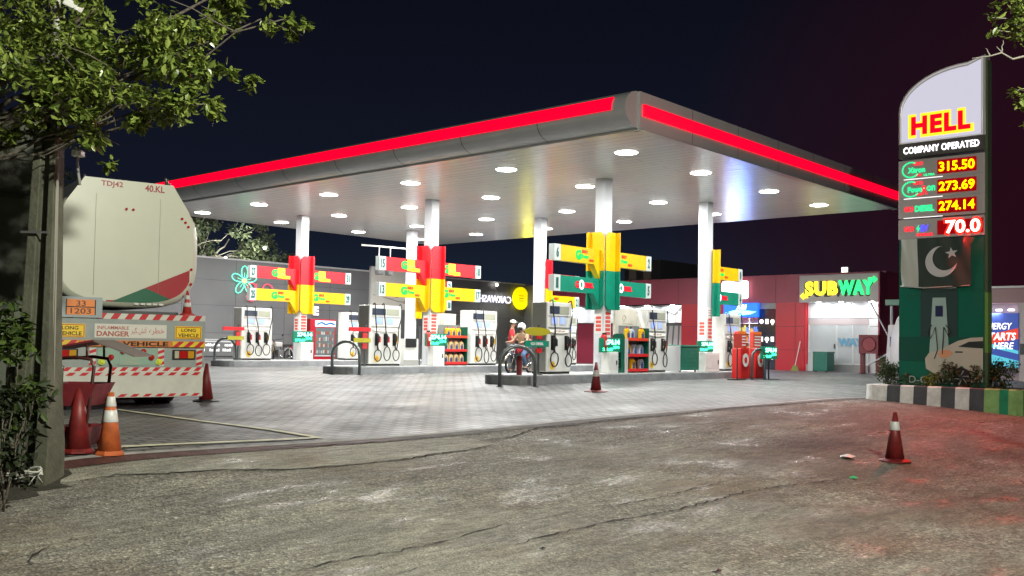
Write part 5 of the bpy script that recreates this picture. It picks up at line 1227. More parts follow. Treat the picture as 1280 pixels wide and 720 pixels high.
for _ in range(26): leaves(lb, rg, (22.25+rg.uniform(0, .5), 8.6-rg.uniform(.1, XL-.1), .97), .10, 16, .045, .5, 0)
tag(lb.build('ground_cover', M_leafs), 'low ground cover plants along the planter edge', 'ground cover', kind='stuff')

# ------------------------------------------------------------------ tanker truck (rear view)
TH = R(78); RCX, RCY = 7.78, 15.08; TG = gz(8.2, 15.8)
t = thing('tanker_truck', 'white fuel tanker truck seen from behind with red green swoosh and hazard stripes', 'tanker truck', (RCX, RCY, TG), TH-math.pi/2); TK = t
M_tank = mat('tank_cream', (.62, .64, .53), .32, var=.05, vscale=1.2, coat=.2); M_tred = mat('swoosh_deep_red', (.36, .02, .03), .35); M_tgreen = mat('swoosh_green', (.01, .12, .06), .35)
H0, H1 = 1.66, 3.58; HW = 1.19
def tank_prof(y, s=1., n_=4.):
    pts = []
    for k in range(48):
        a = 2*math.pi*k/48; c, s2 = math.cos(a), math.sin(a); e = 2/3.2
        pts.append((HW*s*math.copysign(abs(c)**e, c), y, (H0+H1)/2+(H1-H0)/2*s*math.copysign(abs(s2)**e, s2)))
    return pts
b = bb(None, True); secs = [(.32, .90), (.36, .965), (.44, .99), (.60, 1.), (9.5, 1.), (9.7, .97)]
vs = []
for y, s in secs: vs += tank_prof(y, s)
fs = [(i*48+k, i*48+(k+1) % 48, (i+1)*48+(k+1) % 48, (i+1)*48+k) for i in range(len(secs)-1) for k in range(48)]
b.add(vs, fs); b.smooth = False; b.add(tank_prof(.32, .90), [tuple(range(48))]); b.add(tank_prof(9.7, .97), [tuple(range(48))[::-1]]); b.build('tank', M_tank, t)
b = bb(); b.add([(p[0]*1.012, p[1], (H0+H1)/2+(p[2]-(H0+H1)/2)*1.012) for y in (.56, .62) for p in tank_prof(y, 1.)], [(k, (k+1) % 48, 48+(k+1) % 48, 48+k) for k in range(48)]); b.build('rim_band', M_steel, t)
# boxed coaming on top
b = bb(); b.prism([(-1.07, -.42), (1.07, -.42), (.98, -.16), (.70, .27), (-.70, .27), (-.98, -.16)], .3175, 9.2, 'y'); b.M = Matrix(); o = b.build('top_coaming', M_tank, t); o.location = (0, 0, H1-.10)
b = bb(frame((0, .312, 0), (1, 0, 0))); text(b, 'TDJ42', -.28, H1+.08, 0, .2, .006, fit=(.34, .11), bold=.004); text(b, '40.KL', .40, H1+.08, 0, .2, .006, fit=(.32, .11), bold=.004); b.build('lettering', M_tred, o).location = (0, 0, -(H1-.10))
for x in (-.68, .68): b = bb(); b.cyl((x, .45, H1-.35), (x, .45, H1+.22), .02, n=8); b.cyl((x-.0, .45, H1-.02), (x+.12*(1 if x > 0 else -1)*-1, .45, H1-.02), .02, n=6); b.build('handrail', M_steel, t)
b = bb(); b.tube([(.66, .55, H1+.2), (.66, .55, H1+.30), (.62, .55, H1+.3)], .03, 6); b.build('vent', M_steel, t)
# swoosh on the rear face (clipped superellipse segment)
Rf = tank_prof(.315, .90)
def clipseg(f0, f1, y):           # region of the rear face between two lines z = f(x)
    out = []
    K = 40; e = 2/3.2; hw = HW*.90; hh = (H1-H0)/2*.90; zc_ = (H0+H1)/2
    top = []; bot = []
    for k in range(K+1):
        x = -hw+2*hw*k/K; zz = hh*(max(0, 1-abs(x/hw)**3.2))**(1/3.2)
        lo, hi = zc_-zz, zc_+zz; a, c = max(lo, f0(x)), min(hi, f1(x))
        if c > a+.002: top.append((x, y, c)); bot.append((x, y, a))
    vs = bot+top; n = len(bot); return vs, [(i, i+1, n+i+1, n+i) for i in range(n-1)]
b = bb(); vs, fs = clipseg(lambda x: 0, lambda x: 1.80+max(-.02, (x+.15)*.46) if x > -.35 else 1.70, .314); 
b.add([v for v in vs], fs); b.build('red_swoosh', M_tred, t)
b = bb(); vs, fs = clipseg(lambda x: 0, lambda x: (1.80+(x+.15)*.46 if x < .30 else 2.0-(x-.30)*.42) if x > -.40 else 0, .311); b.add(vs, fs); b.build('green_swoosh', M_tgreen, t)
for xx in (-.52, .50):
    b = bb(); b.tube([(xx, .316, 1.85), (xx, .314, 2.6), (xx, .316, 3.5)], .0035, 4); b.build('weld_seam', mat('seam_grey', (.3, .3, .27), .5), t)
# side logo on the left flank (seen past the corner)
b = bb(None, False); 
for x in (-1,):
    pp = tank_prof(.7, 1.003); qq = tank_prof(2.2, 1.003)
    ks = [k for k in range(17, 25)]
    vs = [pp[k] for k in ks]+[qq[k] for k in ks]; b.add(vs, [(i, i+1, len(ks)+i+1, len(ks)+i) for i in range(len(ks)-1)])
b.build('flank_swoosh', M_tred, t)
M_rl = mat('rear_lamp_red', (.45, .01, .01), .2, coat=.5); M_amber = mat('lamp_amber', (.6, .3, .02), .2, coat=.5)
# little marker lamps round the rim
for (x, z) in ((-.05, 3.28), (.06, 3.28), (.86, 3.20), (.92, 3.14), (.97, 3.07), (1.04, 2.35), (1.04, 2.1)):
    b = bb(); b.cyl((x, .318, z), (x, .29, z), .022, n=10); b.build('marker_lamp', M_rl, t)
b = bb(); 
for k in range(5): b.box(.12+k*.10, .19+k*.10, .305, .31, 1.72, 1.75)
b.build('pressure_plate', M_white, t)
# rear guard frame
M_grd = mat('guard_grey', (.30, .34, .33), .45, var=.12, vscale=3); M_grw = mat('guard_white', (.62, .62, .56), .4, var=.12, vscale=3)
b = bb(); b.box(-1.2, 1.2, 0, .06, 1.10, 1.47); b.build('upper_board', M_grd, t)
b = bb(); b.box(-1.2, 1.2, -.02, .10, 1.03, 1.13); ob = b.build('long_vehicle_bar', mat('bar_orange', (.62, .20, .04), .4), t)
F = frame((0, -.022, 0), (1, 0, 0)); b = bb(F); text(b, 'LONG VEHICLE', -.06, 1.08, 0, .2, .004, fit=(1.30, .075), bold=.006); b.build('lettering', M_blackp, ob)
def stripes(name, x0, x1, z0, z1, y, n, c1, c2, vertical=False, par=t, slant=.06):
    b = bb(frame((0, y, 0), (1, 0, 0))); b.box(x0, x1, z0, z1, -.01, 0); s = b.build(name, c1, par)
    b = bb(frame((0, y, 0), (1, 0, 0)))
    for k in range(n):
        if vertical:
            h = (z1-z0)/n; a = z0+k*h; b.add([(x0, a, .002), (x1, a+h*.35, .002), (x1, a+h*.85, .002), (x0, a+h*.5, .002)], [(0, 1, 2, 3)])
        else:
            w = (x1-x0)/n; a = x0+k*w; b.add([(a, z0, .002), (a+w*.5, z0, .002), (min(x1, a+w*.5+slant), z1, .002), (a+slant, z1, .002)], [(0, 1, 2, 3)])
    b.build('red_stripes', c2, s); return s
M_rs = mat('stripe_red', (.55, .02, .03), .35); M_ys = mat('stripe_yellow', (.75, .55, .03), .4)
stripes('hazard_strip', -1.2, 1.2, 1.47, 1.56, -.002, 11, M_grw, M_rs)
stripes('yellow_chevron', .66, 1.19, 1.035, 1.125, -.028, 3, M_ys, M_rs, par=ob, slant=.1)
stripes('yellow_chevron', -1.19, -.80, 1.035, 1.125, -.028, 2, M_ys, M_rs, par=ob, slant=.1)
b = bb(); b.box(-1.2, 1.2, .02, .10, .70, 1.03); b.build('lamp_board', M_grd, t)
stripes('hazard_strip', -1.19, 1.19, .64, .70, -.01, 14, M_grw, M_rs)
b = bb(); b.box(-1.17, 1.17, -.04, .02, .22, .64); b.build('bumper', M_grw, t)
stripes('hazard_strip', -1.17, 1.17, .57, .62, -.045, 12, M_grw, M_rs); stripes('hazard_strip', -1.17, 1.17, .23, .275, -.045, 12, M_grw, M_rs)
for x in (-1.18, -.62, .44, 1.07): stripes('hazard_strip', x, x+.10, .72, 1.01, .015, 3, M_grw, M_rs, True)
b = bb(); b.box(-.50, .42, .008, .018, .74, 1.0); b.build('number_plate_board', mat('plate_board_green', (.28, .42, .34), .4, var=.1, vscale=5), t)
b = bb(); b.box(-.17, .16, -.002, .006, .73, .88); npl = b.build('registration_plate', mat('plate_green', (.30, .42, .33), .4), t)
b = bb(frame((0, -.004, 0), (1, 0, 0))); text(b, 'TLK', 0, .835, 0, .1, .003, fit=(.18, .045)); text(b, '-782', 0, .775, 0, .1, .003, fit=(.22, .05)); b.build('lettering', mat('plate_letter', (.42, .42, .32), .5), npl)
for x in (-.98, .86):
    b = bb(); b.rbox(x-.19, x+.19, -.015, .02, .83, .99, .01); lc = b.build('tail_lamp', M_blackp, t)
    for (a, c, mm) in ((-.16, -.09, mat('lamp_clear', (.5, .48, .35), .2)), (-.08, .05, M_rl), (.06, .16, M_amber)): b = bb(); b.box(x+a, x+c, -.022, -.014, .85, .97); b.build('lens', mm, lc)
for (x, z, mm, r_) in ((-.30, .86, M_rl, .045), (-.12, .955, M_rl, .04), (.20, .955, M_rl, .045), (.33, .86, M_rl, .045), (-.44, .79, mat('lamp_lime', (.5, .55, .05), .3, emit=(.8, .9, .1), es=.15), .05), (.45, .79, MATS['lamp_lime'], .05)):
    b = bb(); b.cyl((x, .01, z), (x, -.025, z), r_, n=14); b.ball((x, -.02, z), r_*.8, 12, 6); b.build('round_lamp', mm, t)
def plate(x0, x1, z0, z1, lines, bm_, tm_, bord=None, y=-.012):
    b = bb(); b.box(x0, x1, y, -.001, z0, z1); p_ = b.build('warning_plate', bm_, t); F = frame((0, y-.001, 0), (1, 0, 0))
    if bord: b = bb(F); w = .012; b.box(x0+.01, x1-.01, z0+.01, z0+.01+w, 0, .003); b.box(x0+.01, x1-.01, z1-.01-w, z1-.01, 0, .003); b.box(x0+.01, x0+.01+w, z0+.012+w, z1-.012-w, 0, .003); b.box(x1-.01-w, x1-.01, z0+.012+w, z1-.012-w, 0, .003); b.build('border', bord, p_)
    b = bb(F)
    for (s, cx, cz, w, h, bo) in lines: text(b, s, cx, cz, 0, .2, .004, fit=(w, h), bold=bo)
    b.build('lettering', tm_, p_); return p_
M_ylw = mat('plate_yellow', (.82, .55, .02), .35, emit=(1, .7, .05), es=.06); M_obord = mat('plate_border', (.5, .1, .02), .4)
plate(.70, 1.14, 1.17, 1.38, [('LONG', .92, 1.315, .24, .055, .004), ('VEHICLE', .92, 1.23, .34, .06, .004)], M_ylw, M_blackp, M_obord)
plate(-1.14, -.70, 1.17, 1.38, [('LONG', -.92, 1.315, .24, .055, .004), ('VEHICLE', -.92, 1.23, .34, .06, .004)], M_ylw, M_blackp, M_obord)
dp = plate(-.56, .56, 1.17, 1.39, [('INFLAMMABLE', -.28, 1.33, .48, .055, .002), ('DANGER', -.28, 1.235, .50, .085, .006)], mat('plate_white', (.68, .66, .60), .4), mat('danger_brown', (.40, .09, .06), .5))
b = bb(frame((0, -.0125, 0), (1, 0, 0))); text(b, '\uFBA6\uFEAE\uFEC4\uFEA7', .40, 1.285, 0, .2, .003, fit=(.24, .12)); text(b, '\uFEAE\uFBFF\uFB95 \uFEB6\uFE97\uFE81', .12, 1.285, 0, .2, .003, fit=(.24, .12)); b.build('lettering', mat('danger_red', (.48, .07, .06), .5), dp)
# UN number board
b = bb(); b.box(-1.08, -.46, -.04, -.01, 1.48, 1.80); ub = b.build('number_board', mat('board_steel', (.32, .38, .40), .4), t)
b = bb(); b.box(-1.0, -.56, -.046, -.041, 1.52, 1.76); op = b.build('orange_plate', mat('hazard_orange', (.70, .20, .03), .4, emit=(1, .3, .05), es=.08), ub)
F = frame((0, -.047, 0), (1, 0, 0)); b = bb(F); b.box(-1.0, -.56, 1.635, 1.65, 0, .003)
for s in ((-1.0, -.985), (-.575, -.56)): b.box(s[0], s[1], 1.52, 1.76, .0005, .0035)
b.build('divider', M_blackp, op)
b = bb(F); text(b, '33', -.78, 1.70, 0, .2, .004, fit=(.14, .085), bold=.002); text(b, '1203', -.78, 1.58, 0, .2, .004, fit=(.30, .085), bold=.002); b.build('lettering', mat('hazard_digits', (.10, .03, .01), .5), op)
# chassis, wheels, mudguards
b = bb(); b.box(-.45, -.33, .1, 9, .85, 1.10); b.box(.33, .45, .1, 9, .85, 1.10); b.box(-.9, .9, .5, 9.2, 1.45, 1.62); b.build('chassis', M_dgrey, t)
b = bb(); b.box(.62, 1.1, .2, .9, 1.15, 1.55); b.build('valve_box', M_steel, t)
for y in (1.7, 3.0, 7.8):
    b = bb(); b.cyl((-.95, y, .50), (.95, y, .50), .07, n=10); b.build('axle', M_dgrey, t)
    for s in (-1, 1):
        b = bb(); wv_ = s
        def tyre(b, x0, x1, y=y):
            pr = [(.30, x0), (.48, x0), (.515, x0+.03), (.515, x1-.03), (.48, x1), (.30, x1)]
            b.smooth = True; b.lathe(pr, (0, y, .515), 30, Matrix(((0, 0, 1, 0), (1, 0, 0, 0), (0, 1, 0, 0), (0, 0, 0, 1))))
        tyre(b, min(s*.90, s*1.17), max(s*.90, s*1.17)); w1 = b.build('wheel', M_black, t)
        b = bb(); tyre(b, min(s*.58, s*.85), max(s*.58, s*.85)); b.build('wheel', M_black, t)
        b = bb(); b.cyl((s*.95, y, .515), (s*1.12, y, .515), .28, .22, n=18); b.build('rim', M_steel, w1)
b = bb(); b.rbox(-1.2, 1.2, 9.9, 12.0, .6, 3.0, .08); b.build('cab', M_white, t); b = bb(); b.box(-1.1, 1.1, 9.85, 9.9, 1.9, 2.7); b.build('cab_window', M_glass, t)
for s in (-1, 1):
    b = bb(); b.smooth = True; b.lathe([(.30, min(s*.62, s*1.1)), (.5, min(s*.62, s*1.1)), (.5, max(s*.62, s*1.1)), (.3, max(s*.62, s*1.1))], (0, 10.9, .5), 26, Matrix(((0, 0, 1, 0), (1, 0, 0, 0), (0, 1, 0, 0), (0, 0, 0, 1)))); b.build('wheel', M_black, t)

# ------------------------------------------------------------------ traffic cones
def cone(loc, h, label, m=M_cone, bands=((.78, .92),), base=.2, rot=0, sq=False, grp=None, bm_=None):
    t = thing('traffic_cone', label, 'traffic cone', loc, rot, grp)
    r0, r1 = h*.19, h*.042; rr_ = lambda f: r0+(r1-r0)*f
    b = bb(None, True); b.lathe([(r0, .03), (r1, h), (r1*.55, h), (r1*.5, h-.02)], n=22); b.build('cone_body', m, t)
    for (f0, f1) in bands:
        b = bb(None, True); b.lathe([(rr_(f0)+.003, .03+(h-.03)*f0), (rr_(f0)+.006, .03+(h-.03)*f0+.004), (rr_(f1)+.006, .03+(h-.03)*f1-.004), (rr_(f1)+.003, .03+(h-.03)*f1)], n=22); b.build('reflective_band', M_reflect, t)
    b = B()
    if sq: b.rbox(-base, base, -base, base, 0, .035, .012)
    else: b.lathe([(base*1.1, 0), (base*1.1, .018), (r0*1.05, .045), (r0*.9, .05)], n=8)
    b.build('base', bm_ or m, t); return t
q = (13.49, 4.98); cone((q[0], q[1], gz(*q)), .67, 'dark red cone with pale band standing alone on the road', bands=((.62, .80),), base=.20)
q = (17.65, 13.12); cone((q[0], q[1], gz(*q)), .66, 'dark red cone on the paving before the nearest island', bands=((.50, .72),), base=.24)
q = (9.9, 16.3); cone((q[0], q[1], gz(*q)), .70, 'red cone standing on the ground behind the right corner of tanker', bands=(), base=.22, bm_=M_black)
q = (4.80, 10.38); cone((q[0], q[1], gz(*q)), .72, 'dark red cone partly behind the pole, inside the red cart', bands=(), base=.16)
q = (5.02, 10.12); cone((q[0], q[1], gz(*q)), .66, 'orange cone with two white bands by the utility pole', M_coneo, ((.50, .70), (.76, .93)), .14, bm_=M_coneo)
hd_ = Vector((math.cos(TH), math.sin(TH))); rd_ = Vector((math.sin(TH), -math.cos(TH)))
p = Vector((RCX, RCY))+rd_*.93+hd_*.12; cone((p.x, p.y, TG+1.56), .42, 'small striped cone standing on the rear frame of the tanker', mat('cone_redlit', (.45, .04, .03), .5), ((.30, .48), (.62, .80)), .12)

# ------------------------------------------------------------------ left foreground: pole, cabin, cart, plants
pz0 = gz(4.05, 9.62)
t = thing('utility_pole', 'tall mossy concrete utility pole at the left with flared foot', 'utility pole', (4.0, 9.68, pz0), YAW-math.pi/2)
M_pole = mat('pole_concrete', (.075, .077, .052), .75, var=.4, vscale=3.5, bump=.5, bscale=22)
def hsec(w, d, fl, z, dx=0.):
    return [(-w+dx, -d, z), (-w+fl+dx, -d, z), (-w+fl+dx, -d*.35, z), (w-fl*.7+dx, -d*.35, z), (w-fl*.7+dx, -d, z), (w+dx, -d, z), (w+dx, d, z), (-w+dx, d, z)]
b = bb(); secs = [(.285, .2, .20, -.1, -.02), (.25, .18, .17, .35, .02), (.17, .15, .12, .9, .07), (.135, .13, .10, 1.6, .09), (.115, .11, .085, 2.6, .10), (.095, .09, .07, 3.7, .11), (.075, .07, .05, 4.1, .115)]
vs = []; 
for w, d, fl, z, dx in secs: vs += hsec(w, d, fl, z, dx)
b.add(vs, [(i*8+k, i*8+(k+1) % 8, (i+1)*8+(k+1) % 8, (i+1)*8+k) for i in range(len(secs)-1) for k in range(8)]+[tuple(range(8))[::-1], tuple(range(len(vs)-8, len(vs)))]); b.build('shaft', M_pole, t, .008)
b = bb(); 
for x in (-.22, -.10, .02): b.prism([(x-.012, -.02), (x+.012, -.02), (x+.05, .75), (x+.03, .75)], -.215, -.17, 'y')
b.build('foot_ribs', M_pole, t)
b = bb(); b.cyl((.215, -.06, .2), (.20, -.05, 3.5), .02, n=8); b.cyl((.235, -.02, 0), (.19, -.02, 3.9), .016, n=8); b.build('conduit', mat('conduit', (.22, .22, .19), .5), t)
b = bb()
for z, w in ((.78, .24), (2.35, .13)): b.box(-w+.06, w+.07, -.175+z*.01, -.165+z*.01, z, z+.02)
b.build('strap', M_dgrey, t)
b = bb(); b.cyl((.13, 0, 3.9), (.15, 0, 5.6), .032, .026, n=10); b.build('upper_tube', mat('tube_pale', (.30, .30, .27), .5), t)
t2 = thing('security_camera', 'white security camera on the pole top among the leaves', 'camera', atd(94, 8, 9.3), YAW-math.pi/2)
b = B(); b.rbox(-.10, .06, -.05, .05, -.035, .035, .012); b.build('camera_body', M_white, t2); t2.rotation_euler = (0, R(25), YAW-math.pi/2); b = B(); b.tube([(-.08, 0, 0), (-.13, 0, .03), (-.17, .03, .02)], .015, 6); b.build('bracket', M_grey, t2)
t3 = thing('security_camera', 'white security camera on a thin arm above the tanker', 'camera', atd(97, 192, 9.3), YAW-math.pi/2)
b = B(); b.rbox(-.04, .05, -.05, .05, -.03, .03, .012); b.build('camera_body', M_white, t3); b = B(); b.tube([(-.0, 0, -.02), (.0, 0, -.10), (.03, 0, -.3)], .014, 6); b.build('bracket', M_grey, t3)
# coil of cable at the foot
b = bb(); rg = random.Random(2)
for k in range(3):
    pts = []
    for i in range(24):
        a = i/23*2*math.pi*.95+k; pts.append((.02+(.26+.02*k)*math.cos(a), -.30-.05*k+.06*math.sin(a), .05+.03*k+.02*math.sin(3*a)+ (.05 if math.cos(a) > .5 else 0)))
    b.tube(pts, .011, 6)
b.tube([(.22, -.3, .1), (.30, -.33, .03), (.27, -.38, .12), (.22, -.42, .02)], .008, 5)
cb = b.build('cable_coil', mat('cable_pale', (.42, .42, .38), .5)); cb.location = (4.0, 9.68, pz0); cb.rotation_euler = (0, 0, YAW-math.pi/2); tag(cb, 'loops of pale cable lying round the foot of the pole', 'cable')
# steel cabin behind the pole
ang = YAW-math.pi/2
cl_ = atd(-60, 600, 11.2); cl_.z = gz(cl_.x, cl_.y)
t = thing('steel_cabin', 'dark green grey panelled steel cabin behind the utility pole', 'cabin', (cl_.x, cl_.y, cl_.z), ang+R(32))
M_cab = mat('cabin_green', (.06, .07, .046), .6, var=.25, vscale=1.4, bump=.15, bscale=8); M_cabf = mat('cabin_frame', (.02, .022, .016), .6)
b = B(); b.box(-3.0, 1.02, 0, 2.2, 0, 3.72); b.build('wall', M_cab, t)
b = B()
for x in (-.28, .30, .58+.36): b.box(x, x+.035, -.03, 0, 0, 3.72)
b.box(-3, 1.02, -.031, -.001, 2.80, 2.86); b.build('frame_bars', M_cabf, t)
b = B(); b.box(-3.05, 1.06, -.05, 2.25, 3.72, 3.8); b.build('roof', M_cabf, t)
# mossy low wall stub behind the pole
q = atd(38, 590, 10.0); t = thing('mossy_block', 'low mossy concrete block beside the pole foot', 'concrete block', (q.x, q.y, gz(q.x, q.y)-.05), ang)
b = B(); b.rbox(-.30, .16, 0, .35, 0, 1.0, .05); b.build('block', mat('moss', (.075, .085, .03), .85, var=.5, vscale=7, bump=.7, bscale=18), t)
# plants at the far left
rg = random.Random(12)
for (px, py, d, hh, n, l) in ((18, 590, 9.1, 1.75, 700, 'tall bright leafy plant in front of the cabin at the left edge'), (-10, 640, 8.3, 1.1, 420, 'dark leafy plant low at the left edge')):
    q = atd(px, py, d); q.z = gz(q.x, q.y); t = thing('leafy_plant', l, 'plant', q, group=None); lb = bb(); st = bb()
    for k in range(15):
        e = Vector((rg.gauss(0, .14), rg.gauss(0, .14), hh*rg.uniform(.25, 1.0))); limb(st, rg, (rg.gauss(0, .04), rg.gauss(0, .04), -.02), e, .010, .004, 5, .05); leaves(lb, rg, e, .17, n//15, .10, .7, .5)
    lb.build('foliage', leaf_mat('leaf_low', (.02, .04, .008), (.09, .14, .025), .5) if hh > 1.5 else leaf_mat('leaf_lowdark', (.008, .014, .005), (.025, .04, .012), .6), t); st.build('stem', M_bark, t)
# red hand cart with a small roof
q = (4.95, 10.45); F_ = R(0)
t = thing('hand_cart', 'dark red tubular cart with sloping roof and metal basket by the pole', 'cart', (q[0], q[1], gz(*q)), ang)
M_cart = mat('cart_red', (.17, .018, .025), .5, var=.3, vscale=8); M_tube_ = mat('cart_tube', (.05, .012, .012), .4)
b = B(); b.add([(-.36, -.20, 1.10), (.10, -.20, 1.19), (.10, .35, 1.19), (-.36, .35, 1.10), (-.36, -.20, 1.08), (.10, -.20, 1.17), (.10, .35, 1.17), (-.36, .35, 1.08)], [(0, 1, 2, 3), (7, 6, 5, 4), (0, 4, 5, 1), (2, 6, 7, 3), (1, 5, 6, 2), (0, 3, 7, 4)]); b.build('roof_panel', M_cart, t)
b = B(); b.add([(.101, -.20, 1.19), (.52, -.16, 1.03), (.52, .35, 1.03), (.101, .35, 1.19), (.101, -.20, 1.17), (.52, -.16, 1.01), (.52, .35, 1.01), (.101, .35, 1.17)], [(0, 1, 2, 3), (7, 6, 5, 4), (0, 4, 5, 1), (2, 6, 7, 3), (1, 5, 6, 2), (0, 3, 7, 4)]); b.build('roof_panel', mat('cart_roof_grey', (.16, .13, .12), .5), t)
for s in (-.16, .28): b = B(); b.tube([(-.3, s, .98), (-.1, s, 1.0), (.06, s, .98), (.10, s, .90), (.06, s, .45), (-.01, s, .02)], .018, 8); b.tube([(.02, s, .98), (.02, s, 1.14)], .014, 6); b.build('frame_tube', M_tube_, t)
b = B(); 
b.add([(-.36, -.16, .48), (.03, -.16, .48), (.03, .28, .48), (-.36, .28, .48), (-.38, -.20, .72), (.14, -.20, .72), (.14, .32, .72), (-.38, .32, .72)], [(0, 3, 2, 1), (0, 1, 5, 4), (1, 2, 6, 5), (2, 3, 7, 6), (3, 0, 4, 7)]); b.build('basket', M_cart, t)
b = B(); b.add([(-.30, -.14, .04), (-.02, -.14, .04), (-.02, .26, .04), (-.30, .26, .04), (-.30, -.16, .26), (.06, -.16, .26), (.06, .30, .26), (-.30, .30, .26)], [(0, 3, 2, 1), (0, 1, 5, 4), (1, 2, 6, 5), (2, 3, 7, 6), (3, 0, 4, 7)]); b.build('tray', M_cart, t)
b = B(); b.tube([(-.32, -.2, .95), (-.2, -.2, .90), (-.24, -.2, .74)], .006, 5); b.build('cable', M_black, t)

# litter on the road
for (x, y, s, mm, l) in ((13.11, 5.47, .13, 'litter_white', 'crumpled white litter on the road left of the lone cone'), (11.58, 4.76, .07, 'litter_green', 'small green plastic scrap on the road'), (6.02, 4.97, .03, 'litter_dark', 'small dark stone in the foreground road'), (6.5, 3.69, .04, 'litter_dark', 'flat dark scrap near the bottom right of the road'), (8.6, 6.18, .035, 'litter_white', 'tiny white scrap on the mid road')):
    rg = random.Random(int(x*100)); b = bb(); n = 9
    ring = [(s*math.cos(2*math.pi*k/n)*rg.uniform(.6, 1.2), s*math.sin(2*math.pi*k/n)*rg.uniform(.5, 1.1), rg.uniform(0, s*.25)) for k in range(n)]
    b.add(ring+[(0, 0, s*.45)], [(k, (k+1) % n, n) for k in range(n)])
    o = b.build('litter', mat(mm, {'litter_white': (.7, .72, .7), 'litter_green': (.05, .5, .2), 'litter_dark': (.02, .02, .02)}[mm], .4)); o.location = (x, y, gz(x, y)+.006); tag(o, l, 'litter')

# ------------------------------------------------------------------ street lamp beside the road, just behind the viewpoint
def street_lamp(x, y, h, aim, power, label, color):
    zg = gz(x, y); t = thing('street_lamp', label, 'street lamp', (x, y, zg))
    a = Vector((aim[0], aim[1], 0)).normalized()
    b = B(); b.cyl((-a.x*1.2, -a.y*1.2, 0), (-a.x*1.2, -a.y*1.2, h-.4), .09, .06, n=12); b.build('pole', M_steel, t)
    b = B(); b.tube([(-a.x*1.2, -a.y*1.2, h-.45), (-a.x*.9, -a.y*.9, h-.05), (-a.x*.2, -a.y*.2, h+.06)], .035, 8); b.build('arm', M_steel, t)
    b = B(); b.M = Matrix.Rotation(math.atan2(a.y, a.x), 4, 'Z'); b.rbox(-.3, .45, -.17, .17, h, h+.13, .03); b.build('lamp_head', M_grey, t)
    b = B(); b.M = Matrix.Rotation(math.atan2(a.y, a.x), 4, 'Z'); b.box(-.2, .4, -.13, .13, h-.012, h-.002); b.build('lens', M_lens, t)
    lamp('street_light', 'AREA', (x+a.x*.1, y+a.y*.1, zg+h-.03), power, color, .5, (aim[0], aim[1], aim[2]))
street_lamp(4.3, -3.0, 8.5, (-.12, 1, -.25), P_STREET, 'roadside street lamp with a short arm behind the viewpoint', (.98, .98, .82))

# ------------------------------------------------------------------ people and motorcycles
def skin_body(name, joints, edges, m, parent, sub=2):
    me = bpy.data.meshes.new(name); me.from_pydata([j[0] for j in joints], edges, []); o = bpy.data.objects.new(name, me); COL.objects.link(o)
    sk = o.modifiers.new('s', 'SKIN'); sk.use_smooth_shade = True
    for i, j in enumerate(joints):
        d = me.skin_vertices[0].data[i]; d.radius = (j[1], j[2] if len(j) > 2 else j[1])
    me.skin_vertices[0].data[0].use_root = True
    ss = o.modifiers.new('u', 'SUBSURF'); ss.levels = sub; ss.render_levels = sub
    dg = bpy.context.evaluated_depsgraph_get(); dg.update(); nm = bpy.data.meshes.new_from_object(o.evaluated_get(dg))
    bpy.data.objects.remove(o); nm.materials.clear(); nm.materials.append(m) if not isinstance(m, list) else [nm.materials.append(x) for x in m]
    for p in nm.polygons: p.use_smooth = True
    o = bpy.data.objects.new(name, nm); COL.objects.link(o); o.parent = parent; return o
M_skin = mat('skin', (.36, .20, .13), .5)
